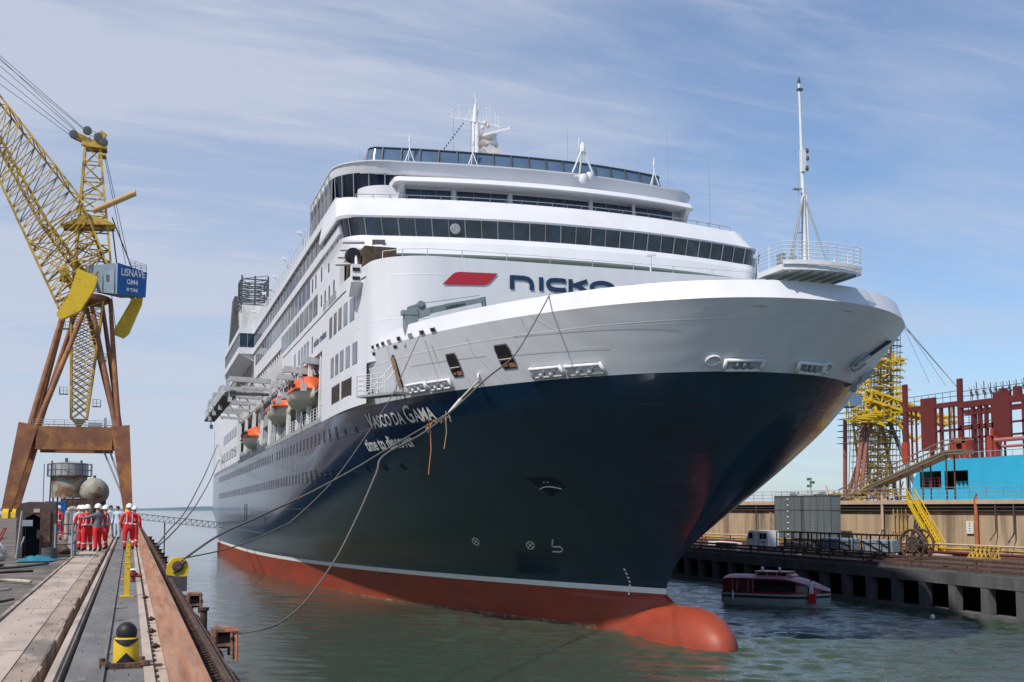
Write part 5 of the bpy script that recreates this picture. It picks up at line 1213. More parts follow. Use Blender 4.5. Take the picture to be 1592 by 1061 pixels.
drum((-2.42,39.0,QZ), 'squat black drum at the foot of the rusty shelter', DKGREY, .24, .34)
drum((-2.0,46.5,QZ), 'grey drum behind the pipe fence', GREY, .22, .6); drum((-5.9,52,QZ), 'dark drum further back at the left edge', DKGREY, .3, .9)
# coloured gear bundle and motorbike-like cart at far left edge
t = empty('hand_cart', 'low red cart loaded with purple and grey gear at the left edge', 'cart', (-4.75,41.5,QZ))
mb = MB(); mb.box(-.7,.6,-.5,.5,.28,.36); mb.tube([(.5,-.45,.36),(.75,-.45,.95),(.75,.45,.95),(.5,.45,.36)], .03, 6); mb.build('bed', BRED, t)
for x in (-.45,.4):
    for y in (-.5,.5): mb = MB(); mb.lathe([(.05,-.05),(.17,-.05),(.17,.05),(.05,.05)], 14, (x,y,.17), 0, 'y'); mb.build('wheel', BLACK, t)
mb = MB(); mb.beam((-.6,-.2,.5),(.3,.2,.62),.4,.3); mb.beam((-.3,.3,.75),(.4,-.2,.7),.3,.22); mb.build('load', mat('purple gear', (.09,.05,.14), .6, var=.3), t)
# grey curved vent pipe
hose([(-2.95,60,QZ),(-2.95,60,QZ+1.35),(-2.75,60,QZ+1.62),(-2.45,60,QZ+1.55)], .13, PLATE, 'vent_pipe', 'thick pale swan neck vent pipe left of the workers', 'pipe')
# mooring bollard at the front and the yellow posts
t = empty('mooring_post', 'squat yellow and black striped post with a round black head in the foreground', 'post', (0,12.55,QZ))
mb = MB(); mb.lathe([(.132,.02),(.130,.24),(.122,.285),(.09,.30)], 28); 
bm = mb.build('barrel', YEL2, t, 40)
mb = MB(); mb.lathe([(.105*sin(pi*k/16)+.002, .345-.108*cos(pi*k/16)) for k in range(17)], 26); mb.build('round_head', BLACK, t, 45)
mb = MB()   # black triangle painted on the front, a thin plate on the barrel
G = []
for z in fr(.025,.15,6):
    w = 1.0*(.15-z)/.125; G.append([(.1345*sin(a), -.1345*cos(a), z) for a in [w*(k/8-.5)*1.9 for k in range(9)]])
mb.grid(G)
G = []
for z in fr(.215,.283,4):
    w = 1.5*(z-.205)/.078; r = .1345 if z < .245 else .1345-.22*(z-.245); G.append([(r*sin(a), -r*cos(a), z) for a in [w*(k/8-.5)*1.7 for k in range(9)]])
mb.grid(G); mb.build('black_chevron', BLACK, t)
mb = MB(); mb.box(-.25,.22,-.22,-.14,-.01,.05); mb.lathe([(.045,0),(.06,.03),(.045,.07)], 8, (-.20,-.18,.0)); mb.lathe([(.045,0),(.06,.03),(.045,.07)], 8, (.18,-.18,.0)); mb.lathe([(.03,0),(.03,.1)], 8, (-.23,-.12,.0)); mb.lathe([(.03,0),(.03,.1)], 8, (.16,-.10,.0)); mb.box(.2,.36,-.19,-.15,.0,.03); mb.build('base_bar', DRUST, t)
def ypost(y, x, h, lab):
    t = empty('yellow_post', lab, 'post', (x,y,QZ), 0, 'yellow posts along the walkway'); mb = MB(); mb.box(-.045,.045,-.045,.045,0,h); mb.beam((0,0,h),(.0,0,h+.01),.13); mb.build('upright', YEL2, t)
    mb = MB(); mb.box(-.13,.13,-.09,.09,0,.02); mb.build('foot_plate', YEL2, t); mb = MB(); mb.lathe([(.05,-.06),(.07,0),(.05,.06)], 10, (0.02,0,h-.05), 0, 'y'); mb.build('cap', YEL2, t)
ypost(22.2,-.02,.62,'yellow steel post nearest behind the striped mooring post'); ypost(27.5,-.03,.62,'second yellow post along the walkway, beside the red valve'); ypost(34.5,-.03,.62,'third yellow post, at the feet of the two men in red')
t = empty('hydrant_valve', 'small red and brown valve on the walkway beside the second yellow post', 'valve', (.1,26.6,QZ)); mb = MB(); mb.lathe([(.05,0),(.05,.12),(.09,.14),(.09,.2),(.04,.24)], 12); mb.tube([(-.05,0,.15),(.2,-.02,.13)], .04, 8); mb.build('body', mat('dark red valve', (.2,.02,.02), .6, var=.2), t); mb = MB(); mb.lathe([(.07,0),(.09,.02),(.07,.04)], 12, (0,0,.25)); mb.build('hand_wheel', SIGNW, t)
for i,(x,y) in enumerate(((.33,17.3),(.31,15.6),(.30,21.5),(.32,13.9),(.12,31),(.2,29))):
    mb = MB(); mb.tube([(x-.05,y,QZ+.02),(x,y,QZ+.06),(x+.05,y+.03,QZ+.02)], .018, 5); mb.lathe([(.03,0),(.03,.03)], 6, (x,y+.05,QZ))
    o_ = tag(mb.build('ring_bolt', DRUST), 'small rusty ring bolt on the plate strip beside the walkway', 'ring bolt', 'ring bolts along the plate strip')
# litter in the rail slot
for i in range(14):
    y = 11.5+i*1.9+random.uniform(-.5,.5); x = random.choice((-.57,-.8,-.56)); s = random.uniform(.02,.05); mb = MB(); mb.beam((x,y,QZ-.25),(x+s,y+s,QZ-.22), s*1.5, s)
    tag(mb.build('litter', random.choice((SIGNW,PLATE,ROPEL))), 'scrap of pale litter lying in the crane rail slot', 'litter', 'litter in the rail slot')
mb = MB()
for i in range(420):
    y = 8+52*random.random()**1.5; x = random.uniform(-1.75,-.9) if i%3 else random.uniform(-.53,.38); s = random.uniform(.006,.022)
    mb.add([(x,y,QZ+.002),(x+s,y+s*.3,QZ+.002),(x+s*.6,y+s*1.4,QZ+.002),(x+s*.5,y+s*.5,QZ+s*.7+.01)], [(0,1,3),(1,2,3),(2,0,3),(0,2,1)])
o_ = tag(mb.build('gravel', DRUST), 'loose dark grit scattered over the quay slabs and walkway', 'grit'); o_['kind'] = 'stuff'
mb = MB()
for i in range(26):     # patches of old cement and plates over the walkway
    y = 9+i*2.1+random.uniform(-.5,.5); x = random.choice((-.40,-.1,.02)); w = random.uniform(.04,.1); l = random.uniform(.15,.7); mb.add([(x-w,y,QZ+.0035),(x+w*.8,y+.05,QZ+.0035),(x+w,y+l,QZ+.0035),(x-w*.7,y+l*.9,QZ+.0035)], [(0,1,2,3)])
struct(mb.build('walkway_patches', mat('cement patch', (.17,.16,.15), .9, var=.3, sc=6)))
# fender frames on the edge
RDARK = mat('dark flaking rust', (.17,.085,.055), .85, var=.5, sc=7, col2=(.34,.22,.17), c2lo=.5, c2hi=.6)
def fender(y, x, lab, m, s=1.0):
    t = empty('fender_frame', lab, 'fender', (x,y,QZ-.42), 0); t.scale = (1,1,.72); mb = MB()
    for (a,b) in ((0,0),(.42,0),(.42,.9),(0,.9)): mb.tube([(a*s,b*s,-.25),(a*s*.95,b*s,.36)], .035, 6)
    for z in (.05,.34):
        for p,q in (((0,0),(.42,0)),((.42,0),(.42,.9)),((.42,.9),(0,.9)),((0,.9),(0,0))): mb.beam((p[0]*s,p[1]*s,z),(q[0]*s,q[1]*s,z), .05)
    mb.build('frame', m, t); mb = MB(); mb.lathe([(.1,-.1),(.17,0),(.17,.5),(.1,.6)], 14, (.22*s,.15,.12), 0, 'y'); mb.build('roller', DRUST, t)
    mb = MB(); mb.box(.02,.4*s,.0,.9*s,.35,.38); mb.build('top_plate', m, t)
fender(17.3,1.25,'rusty fender frame nearest the camera on the quay edge',RDARK,.6); fender(24.6,1.22,'second rusty fender frame along the quay edge',RDARK,.6)
mb = MB(); mb.tube([(1.56,17.22,QZ-.62),(1.55,17.22,QZ-.14)], .02, 6); mb.beam((1.38,17.2,QZ-.16),(1.57,17.2,QZ-.16),.03); tag(mb.build('orange_bracket', mat('orange paint', (.6,.16,.06), .6, var=.2)), 'orange pipe bracket on the nearest fender frame', 'bracket')
t = empty('yellow_fairlead', 'bright yellow roller fairlead on the quay edge holding the black mooring lines', 'fairlead', (1.14,29.2,QZ+.0)); t.scale = (.82,.82,.82)
mb = MB(); mb.prism([(-.30,.0),(.25,-.1),(.36,.12),(.30,.38),(.12,.52),(-.12,.50),(-.28,.30)], 1, -.18, .35); mb.build('body', YEL2, t); mb = MB(); mb.lathe([(.10,-.06),(.17,-.03),(.17,.0)], 14, (.02,-.2,.25), 0, 'y'); mb.tube([(-.1,-.22,.05),(.25,-.22,.42)], .035, 6); mb.build('roller', DRUST, t); mb = MB(); mb.box(-.3,.3,-.25,.4,-.5,-.05); mb.build('base', DKGREY, t)
for i,y in enumerate((33.5,37.5,41.5,45,49,53,58,64,71)):
    mb = MB(); mb.lathe([(.11,0),(.16,.03),(.16,.12),(.09,.16),(.09,.3),(.15,.36)], 10); mb.box(-.22,.2,-.2,.2,-.15,0)
    tag(mb.build('quay_roller', DRUST, None, loc=(1.2,y,QZ-.42)), 'small dark rusty roller on the edge of the quay', 'roller', 'dark rollers along the quay edge')
mb = MB(); mb.lathe([(.06,0),(.06,.38),(.09,.40),(.09,.45)], 10); tag(mb.build('edge_bollard', DRUST, None, loc=(1.28,20.6,QZ-.55)), 'thin dark bollard between the two rusty fender frames', 'bollard')
# footbridge across the dock mouth
fb = empty('footbridge', 'long low lattice footbridge from the quay to the stern of the ship', 'footbridge', (1.2,196,QZ-.25))
mb = MB(); a0, a1 = Vector((0,0,0)), Vector((21,-30,-2.3))
n = 26
for k in (0,.95):
    for dy in (0,1.3): mb.beam(a0+Vector((0,dy,k)), a1+Vector((0,dy,k)), .10)
for i in range(n): p = a0.lerp(a1,i/n); q = a0.lerp(a1,(i+1)/n); [ (mb.beam(p+Vector((0,dy,0)), q+Vector((0,dy,.95)), .04), mb.beam(p+Vector((0,dy,0)),p+Vector((0,dy,.95)),.04)) for dy in (0,1.3)]
mb.build('truss', DKGREY, fb); mb = MB(); mb.beam(a0+Vector((0,.65,.03)), a1+Vector((0,.65,.03)), 1.2, .08); mb.build('walkway', GREY, fb)
mb = MB(); 
for t_ in (.2,.93): p = a0.lerp(a1,t_); mb.tube([p+Vector((0,.6,0)), p+Vector((0,.6,-8))], .12, 6)
mb.each('pile', DKGREY, fb)
# ============================================================ ROPES
def rope(pts, r, m, label, name='mooring_rope', r2=None):
    mb = MB(); P = [Vector(p) for p in pts]; Q = []
    for i in range(len(P)-1):
        p0 = P[max(i-1,0)]; p1 = P[i]; p2 = P[i+1]; p3 = P[min(i+2,len(P)-1)]
        for k in range(6):
            t = k/6; Q.append(.5*((2*p1)+(p2-p0)*t+(2*p0-5*p1+4*p2-p3)*t*t+(-p0+3*p1-3*p2+p3)*t**3))
    Q.append(P[-1]); mb.tube(Q, r, 6, r2=r2); return tag(mb.build(name, m, None, True), label, 'rope')
rope([(17.0,54.9,13.78),(14.76,51.27,12.14),(13.82,49.73,11.47),(10.97,45.05,10.13),(8.94,41.69,9.17),(7.44,39.23,8.45),(5.41,35.89,7.57),(3.45,32.66,6.83),(2.24,30.68,6.37),(1.25,29.04,5.8)], .042, ROPE, 'taut dark mooring line from the white ring on the bow to the yellow fairlead', r2=.028)
rope([(16.8,54.5,13.65),(15.9,53.1,13.0),(14.9,51.4,12.3)], .055, ROPEL, 'thick pale rope eye between the bow ring and the dark mooring line', 'rope_eye')
rope([(14.95,51.5,12.3),(14.3,50.5,11.8),(13.9,49.8,11.5)], .10, mat('pale canvas sleeve',(.55,.52,.48),.9), 'thick pale canvas sleeve wrapped round the mooring line under the bow', 'rope_sleeve', .06)
rope([(19.15,50.39,17.5),(16.53,45.31,15.22),(13.69,39.81,12.9),(10.85,34.32,11.3),(8.78,30.32,10.05),(6.75,26.38,8.94),(5.04,23.08,8.21),(4.75,22.5,7.82),(4.26,21.57,7.1),(3.84,20.75,6.56),(3.49,20.07,6.16),(2.85,18.84,5.61),(2.3,17.76,5.35),(1.86,16.92,5.31),(1.50,17.5,5.2)], .034, ROPE, 'slack line from the top of the bulwark down to the nearest fender frame', r2=.012)
rope([(14.65,58.2,16.56),(12.89,54.38,14.12),(11.62,51.62,12.42),(9.76,47.56,10.51),(7.41,42.46,8.27),(5.28,37.81,6.8),(4.48,36.06,6.47),(3.15,33.18,6.08),(2.24,31.2,5.93),(1.27,29.08,5.85)], .026, ROPE, 'thin slack line from the small holes under the bulwark to the yellow fairlead', r2=.018)
rope([(13.5,191.5,17.6),(8.48,136.03,11.63),(5.57,103.99,8.54),(3.53,81.47,6.65),(2.21,66.9,5.93),(1.21,55.83,5.3)], .07, ROPE, 'upper of the two stern lines sagging to the quay', r2=.035)
rope([(13.9,191,15.3),(9.34,145.52,10.33),(5.63,104.66,7.39),(3.98,86.44,6.39),(2.07,65.29,5.49),(1.3,58,5.2)], .07, ROPE, 'lower of the two stern lines sagging to the quay', r2=.035)
def tie(c, label, dn=1.6, m=ROPEO, n=9):
    mb = MB(); c = Vector(c)
    for i in range(n):
        a = random.uniform(0,6.28); q = c+Vector((cos(a)*.26,sin(a)*.26,random.uniform(-.42,.22))); mb.tube([c+Vector((0,0,random.uniform(-.15,.1))), c.lerp(q,.6)+Vector((0,0,.12)), q], .02, 5)
    mb.tube([c, c+Vector((.05,0,-dn*.5)), c+Vector((-.05,.05,-dn))], .024, 5); tag(mb.build('rope_tie', m), label, 'rope tie')
tie((12.35,47.3,10.75), 'frayed orange rope tie on the mooring line beside the ship name', 2.2); tie((13.6,49.3,11.3), 'tan rope lashing joining the two lines under the bow', 1.5, mat('tan rope',(.40,.28,.16),.9,var=.3,sc=20), 7)
# ============================================================ PEOPLE
def person(label, loc, rz, suit=SUITR, top=None, hel=True, pose=0, h=1.76, tape=True, legs=None):
    root = empty('person', label, 'person', loc, rz, 'people on the quay' if loc[0] < 20 else None)
    k = h/1.76
    ar = {0:((-.24,0,1.36),(-.29,.03,1.10),(-.27,-.10,.88), (.24,0,1.36),(.29,.03,1.10),(.27,-.10,.88)),
          1:((-.24,0,1.36),(-.30,-.02,1.10),(-.16,-.22,1.08), (.24,0,1.36),(.30,.04,1.10),(.26,-.06,.86)),
          2:((-.24,0,1.36),(-.34,-.02,1.12),(-.20,.02,.98), (.24,0,1.36),(.42,-.18,1.28),(.55,-.40,1.30))}[pose]
    lg = .10 if pose != 1 else .14; st = .0 if pose == 0 else .10
    V = [((0,0,.95),.155),((0,.0,1.12),.145),((0,0,1.30),.175),((0,0,1.42),.13),((0,-.005,1.50),.062),((0,-.02,1.58),.085),((0,-.015,1.67),.095),((0,-.0,1.735),.07),
         (ar[0],.075),(ar[1],.058),(ar[2],.046),((ar[2][0],ar[2][1]-.03,ar[2][2]-.09),.038),
         (ar[3],.075),(ar[4],.058),(ar[5],.046),((ar[5][0],ar[5][1]-.03,ar[5][2]-.09),.038),
         ((-lg,0,.86),.125),((-lg-.01,-st,.48),.085),((-lg-.02,st*.4,.10),.062),((-lg-.02,st*.4-.15,.045),.045),
         ((lg,0,.86),.125),((lg+.01,st*.6,.48),.085),((lg+.02,st,.10),.062),((lg+.02,st-.15,.045),.045)]
    E_ = [(0,1),(1,2),(2,3),(3,4),(4,5),(5,6),(6,7),(3,8),(8,9),(9,10),(10,11),(3,12),(12,13),(13,14),(14,15),(0,16),(16,17),(17,18),(18,19),(0,20),(20,21),(21,22),(22,23)]
    me = bpy.data.meshes.new('body'); me.from_pydata([v[0] for v in V], E_, [])
    o = bpy.data.objects.new('body', me); C.objects.link(o); md = o.modifiers.new('s','SKIN'); o.modifiers.new('u','SUBSURF').levels = 2
    sv = me.skin_vertices[0].data
    for i, v in enumerate(V): sv[i].radius = (v[1], v[1]*(.78 if i in (0,1,2,3) else 1))
    sv[0].use_root = True
    dg = bpy.context.evaluated_depsgraph_get(); nm = bpy.data.meshes.new_from_object(o.evaluated_get(dg)); bpy.data.objects.remove(o)
    top = top or suit; legs = legs or suit
    for m in (legs, top, SKIN, BOOT, HIVIS): nm.materials.append(m)
    for p in nm.polygons:
        z = p.center.z; x = abs(p.center.x); hand = any((p.center-Vector(ar[q])).length < .15 and (p.center-Vector(ar[q-1])).length > (Vector(ar[q])-Vector(ar[q-1])).length*.98 for q in (2,5))
        mi = 1 if z > .93 else 0
        if z < .14: mi = 3
        elif z > 1.50: mi = 2
        elif hand: mi = 2
        elif tape and (.30 < z < .355 or 1.02 < z < 1.07 and x < .2): mi = 4
        p.material_index = mi
    nm.polygons.foreach_set('use_smooth', [True]*len(nm.polygons)); nm.name = 'body'
    b = bpy.data.objects.new('body', nm); C.objects.link(b); b.parent = root; b.scale = (k,k,k)
    mb = MB()
    if hel:
        mb.lathe([(.135,1.675),(.128,1.73),(.10,1.79),(.05,1.825),(.005,1.835)], 16, (0,-.01,0), cap=False); mb.prism([(-.10,-.13),(.10,-.13),(.07,-.205),(0,-.225),(-.07,-.205)], 2, 1.675, 1.69)
        mb.lathe([(.128,1.67),(.145,1.672),(.135,1.69)], 16, (0,-.01,0), cap=False); m = mb.build('hard_hat', HELM, root, 40)
    else: mb.lathe([(.095,1.60),(.108,1.66),(.10,1.73),(.06,1.775),(.005,1.785)], 14, (0,.012,0)); m = mb.build('hair', HAIR, root, 50)
    m.scale = (k,k,k)
    if tape:
        mb = MB()
        for x in (-.1,.1): mb.tube([(x,.115,1.05),(x,.14,1.25),(x,.11,1.42)], .016, 5); mb.tube([(x,-.12,1.05),(x,-.142,1.25),(x,-.10,1.42)], .016, 5)
        bc = mb.build('brace_strap', HIVIS, root); bc.scale = (k,k,k)
    # face
    mb = MB(); mb.lathe([(.014,-.03),(.008,.0)], 6, (0,-.115,1.62), 0, 'y'); 
    fc = mb.build('nose', SKIN, root); fc.scale = (k,k,k)
    mb = MB()
    for x in (-.032,.032): mb.lathe([(.009,-.005),(.009,.003)], 6, (x,-.103,1.645), 0, 'y')
    ey = mb.build('eyes', BOOT, root); ey.scale = (k,k,k)
    return root
person('man in red coverall and white helmet standing on the walkway, seen from behind', (-.02,46.8,QZ), pi+.1, pose=1)
person('second man in red half hidden behind the man on the walkway', (.17,49.0,QZ), pi-.4, pose=0, h=1.68)
person('worker in red at the left of the group, seen from behind', (-1.72,46.3,QZ), pi-.2, pose=0, h=1.70)
person('worker in red standing close beside the leftmost one of the group', (-1.52,45.4,QZ), .4+pi, pose=1, h=1.72)
person('worker in red trousers and grey vest with a white helmet', (-1.13,45.0,QZ), pi+.5, top=GREYV, pose=2, h=1.75, tape=False)
person('worker in red behind the grey vest, reaching out an arm', (-.90,47.0,QZ), pi+1.2, pose=2, h=1.70)
person('worker in red alone beside the rusty shelter', (-3.45,61.5,QZ), pi-.6, pose=1, h=1.72)
person('person in pale shirt with dark hair walking far along the quay', (-1.0,66,QZ), .3, top=WSHIRT, legs=JEANS, suit=JEANS, hel=False, pose=1, h=1.78, tape=False)
person('person in pale blue shirt beside the crane rail, far along the quay', (-.62,63,QZ), -.5, top=WSHIRT, legs=WSHIRT, suit=WSHIRT, hel=False, pose=0, h=1.74, tape=False)
person('person in dark clothes at the back of the distant group', (-1.62,72,QZ), .1, suit=DKCLOTH, hel=False, pose=0, h=1.85, tape=False)
person('person in grey trousers standing left of the swan neck pipe', (-2.3,58,QZ), .7, top=WSHIRT, legs=JEANS, suit=JEANS, hel=True, pose=0, h=1.72, tape=False)
# ============================================================ FAR SIDE: TANK BLOCKS, VAN, CARTS, STAIRS
for i,(y,w,lab) in enumerate(((102.3,5.3,'grey steel ballast tank nearer the bow on the far dock, with white draught figures'),(96.9,5.0,'grey steel ballast tank with black stains, right of its twin on the far dock'))):
    t = empty('ballast_tank', lab, 'tank', (66.3,y+1.1,2.94)); t.scale = (.38,.95,1); mb = MB(); mb.box(0,3.0,-w/2,w/2,1.0,5.42); mb.build('body', BOXG, t)
    mb = MB(); mb.box(-.05,3.05,-w/2-.04,w/2+.04,3.9,3.98); mb.box(-.04,3.04,-w/2-.03,w/2+.03,5.3,5.46); 
    for yy in fr(-w/2,w/2,4): mb.box(-.035,0,yy-.04,yy+.04,1.0,5.3)
    mb.build('frame', DKGREY, t); mb = MB()
    for yy in (-w/2+.3,w/2-.3):
        for x in (.2,2.7): mb.box(x,x+.25,yy-.15,yy+.15,0,1.0)
    mb.each('leg', DKGREY, t); mb = MB()
    if i == 0: [mb.box(-.05,-.036,-.2,.12,1.3+k*.62,1.44+k*.62) for k in range(7)]
    else: [mb.box(-.05,-.036,.5+.1*sin(k),1.2,2.3+k*.35-.8,2.36+k*.35-.8) for k in range(5)]
    mb.build('draught_marks', SIGNW if i == 0 else GREY, t)
    mb = MB(); rail(mb, [(0,-w/2+.2,5.44),(0,w/2-.2,5.44)], .35, 1, .03, 1.3); mb.box(.5,1.2,-1,-.2,5.44,5.8); mb.build('top_gear', GREY, t)
def van():
    t = empty('parked_van', 'white van parked on the far dock in front of the tan wall', 'van', (60.2,99.6,2.94), radians(2)); t.scale = (.7,.66,.92)
    mb = MB(); prof = [(-2.9,.32),(2.9,.32),(2.95,.95),(2.75,1.25),(2.25,1.95),(1.7,2.05),(-2.85,2.05),(-2.92,1.2)]
    mb.prism([(y,z) for y,z in prof], 0, 0, 1.9); mb.build('body', mat('van white', (.72,.74,.76), .35, var=.03), t)
    mb = MB()
    for a,b in ((-2.55,-1.75),(-1.6,-.8),): mb.box(-.02,0,a,b,1.15,1.78)
    mb.each('side_window', GLASSD, t)
    mb = MB(); mb.prism([(1.15,1.15),(2.45,1.15),(2.1,1.8),(1.15,1.8)], 0, -.02, 0); mb.build('cab_window', GLASSD, t)
    mb = MB(); mb.box(-.025,-.005,-2.2,-1.2,.75,.86); mb.box(-.025,-.005,-.55,-.47,.4,1.95); mb.box(-.025,-.005,.95,1.0,.4,1.95); mb.build('trim', DKGREY, t)
    for y in (-1.9,1.9):
        for x in (.12,1.78):
            w = MB(); w.lathe([(.12,-.11),(.36,-.11),(.36,.11),(.12,.11)], 18, (x,y,.36), 0, 'x'); wh = w.build('wheel', BLACK, t, 40); w = MB(); w.lathe([(.02,-.13),(.2,-.13),(.2,.13)], 12, (x,y,.36), 0, 'x'); w.build('rim', GREY, wh)
    mb = MB(); mb.box(.1,.5,2.93,2.97,.75,.92); mb.box(1.4,1.8,2.93,2.97,.75,.92); mb.each('headlight', SIGNW, t)
van()
# mesh sided carts
for i,(y,L_,lab) in enumerate(((92.3,5.0,'dark mesh sided cart full of pale scrap right of the white van'),(86.2,5.4,'dark mesh sided cart with grey panels in the middle of the row'),(80.4,4.6,'dark mesh sided cart with grey boxes at the right end of the row'))):
    t = empty('mesh_cart', lab, 'cart', (59.6,y,2.94), radians(2)); mb = MB()
    for x in (0,1.9):
        for z in (.45,1.15,1.85): mb.beam((x,-L_/2,z),(x,L_/2,z), .09)
        for k in fr(-L_/2,L_/2,4): mb.beam((x,k,.3),(x,k,1.9), .08)
    for k in (-L_/2,L_/2): mb.beam((0,k,1.85),(1.9,k,1.85),.08); mb.beam((0,k,.45),(1.9,k,.45),.08)
    mb.box(0,1.9,-L_/2,L_/2,.4,.5); mb.build('frame', BLACK, t)
    for k in range(9 if i == 0 else 5):
        s = random.uniform(.3,.7) if i == 0 else .95; mb = MB(); yy = -L_/2+.4+(L_-.8)*k/(9 if i == 0 else 5); x = random.uniform(.2,.8)
        mb.beam((x,yy,.5+s*.4),(x+s,yy+s*.3,.5+s*.5), s, s*.9 if i == 0 else 1.0); 
        tag(mb.build('cargo', random.choice((PLATE,TANT,GREY)) if i == 0 else mat('blue grey panel', (.22,.27,.32), .6, var=.15), None, loc=(59.6,y,2.94)), ['lump of pale scrap lying in the left mesh cart','blue grey panel standing in the middle mesh cart','blue grey box standing in the right mesh cart'][i], 'cargo', ['scrap in the left mesh cart','panels in the middle mesh cart','boxes in the right mesh cart'][i])
    for yy in (-L_/2+.7,L_/2-.7):
        for x in (.1,1.8): w = MB(); w.lathe([(.08,-.08),(.24,-.08),(.24,.08),(.08,.08)], 14, (x,yy,.24), 0, 'x'); w.build('wheel', BLACK, t)
t = empty('cable_reel', 'large dark spoked cable reel standing right of the mesh carts', 'cable reel', (60.6,75.7,2.94))
mb = MB()
for x in (-.45,.45):
    mb.tube([(x,1.45*cos(a),1.2+1.45*sin(a)*.82) for a in [2*pi*k/26 for k in range(27)]], .10, 6); mb.tube([(x,.75*cos(a),1.2+.75*sin(a)*.82) for a in [2*pi*k/20 for k in range(21)]], .07, 6)
    for k in range(8): a = pi*k/4; mb.beam((x,.2*cos(a),1.2+.2*sin(a)),(x,1.45*cos(a),1.2+1.2*sin(a)), .10)
mb.each('flange', DRUST, t); mb = MB(); mb.lathe([(.55,-.45),(.55,.45)], 20, (0,0,1.2), 0, 'x'); mb.build('drum', DKGREY, t)
# yellow stairs
t = empty('steel_stairs', 'steep yellow steel stairs leaning against the tan wall', 'stairs', (69.2,84,2.94))
mb = MB()
for x in (0,-.9,):
    mb.beam((x,2.6,4.95),(x,-1.4,.05), .12, .28)
    mb.beam((x,2.6,5.95),(x,-1.4,1.05), .07, .07); mb.beam((x,2.6,5.45),(x,-1.4,.55), .05, .05)
    for k in range(6): t_ = k/5; mb.beam((x,2.6-4*t_,4.95-4.9*t_),(x,2.6-4*t_,5.95-4.9*t_), .06)
mb.build('stringer', YEL2, t); mb = MB()
for k in range(17): t_ = k/16; mb.box(-.9,0,2.5-4*t_,2.75-4*t_,4.85-4.8*t_,4.89-4.8*t_)
mb.build('tread', YEL, t)
def vpipe(y, z0, z1, r, m, lab, x=69.6, el=True):
    mb = MB(); pts = [(x,y,z0),(x,y,z1-.3),(x+.1,y,z1)] if not el else [(x-.4,y+.3,z0),(x,y,z0+.8),(x,y,z1)]
    mb.tube(pts, r, 8); mb.tube([(x,y,z1-.5),(x+.6,y,z1-.5)], r*.7, 6); tag(mb.build('down_pipe', m, None, 50), lab, 'pipe')
vpipe(91.9,4.2,8.3,.14,TANT,'pale pipe bending down the tan wall left of the steel stairs'); vpipe(79.1,3.9,8.3,.16,mat('orange pipe',(.42,.13,.05),.6,var=.2),'orange rusty pipe down the tan wall right of the steel stairs',el=False); vpipe(76.8,4.3,7.4,.06,DTAN,'thin dark pipe just right of the orange pipe'); vpipe(74.7,4.2,7.4,.08,DTAN,'dark pipe at the right edge of the tan wall'); vpipe(115.2,3.4,7.3,.09,DTAN,'dark pipe on the wall close beside the bow of the ship')
for k,y in enumerate((90.2,89.6,89.0,88.4)): vpipe(y,4.0,7.0,.07,YEL,'thin yellow pipe in the bundle of four between pale pipe and stairs')
for o_ in [o for o in C.objects if o.get('label','').startswith('thin yellow pipe in the bundle')]: o_['group'] = 'bundle of thin yellow pipes on the tan wall'
t = empty('wall_sign', 'small white sign with short dark lines on the tan wall', 'sign', (69.9,80.2,5.4)); mb = MB(); mb.box(-.06,0,-.42,.42,-.55,.55); mb.build('board', SIGNW, t); mb = MB(); [mb.box(-.07,-.061,-.12+.05*sin(k*3),.12,-.35+k*.22,-.28+k*.22) for k in range(4)]; mb.build('sign_marks', DKGREY, t)
mb = MB(); mb.box(68.2,69.0,76,87,2.95,3.1); mb.beam((68.6,76,3.15),(68.6,87,3.15),.3,.12); tag(mb.build('timber_beam', mat('yellow timber',(.38,.25,.10),.8,var=.3)), 'long yellowish beam on the ground at the foot of the steel stairs', 'beam')
t = empty('frame_stack', 'stack of crossed yellow steel frames at the right edge', 'steel frames', (66.5,75.0,2.94)); mb = MB()
for k in range(7): mb.beam((0,1.6-k*.5,.1),(0.2,1.1-k*.5,.95),.12); mb.beam((0,1.1-k*.5,.1),(.2,1.6-k*.5,.95),.1)
mb.beam((0,1.7,.05),(0,-2,.05),.15); mb.beam((.1,1.7,1.0),(.1,-2,1.0),.12); mb.build('frame', YEL, t)
for i,(x,y,s,m,lab) in enumerate(((66,79.4,1.0,PLATE,'pale plates lying on the dark ground right of the cable reel'),(64,82.0,.5,SIGNW,'small white scrap on the ground left of the pale plates'),(63,111,2.2,SIGNW,'white board lying at the foot of the tan wall near the bow'),(61.5,108,1.4,DRUST,'dark machine part between the bow and the white van'))):
    mb = MB(); mb.beam((x,y-s,3.05),(x,y+s,3.1), s*.8, .12 if i < 2 else .5); tag(mb.build('loose_plate', m), lab, 'plate')
for y in (63.5,72.5,82.5,93.5,101.5): 
    mb = MB(); mb.lathe([(.12,0),(.2,.04),(.14,.3),(.22,.38),(.14,.44)], 12); tag(mb.build('dock_bollard', SIGNW if y in (93.5,82.5) else DRUST, None, 40, loc=(wx(y)+.35,y,2.76)), 'white topped bollard on the edge of the far dock' if y in (93.5,82.5) else 'dark bollard on the edge of the far dock', 'bollard', 'white bollards on the far dock' if y in (93.5,82.5) else 'dark bollards on the far dock')
# flood light post beyond the wall
t = empty('flood_light_post', 'short post with green and dark flood lights above the tan wall', 'light post', (75,112,7.3)); mb = MB(); mb.tube([(0,0,0),(0,0,3.2)], .07, 6); mb.build('pole', GREY, t)
for z,s in ((2.6,-1),(3.0,1),(2.2,1)): mb = MB(); mb.box(-.15,.15,-.3+s*.3,.3+s*.3,z,z+.3); mb.build('flood_light', GREENP, t)
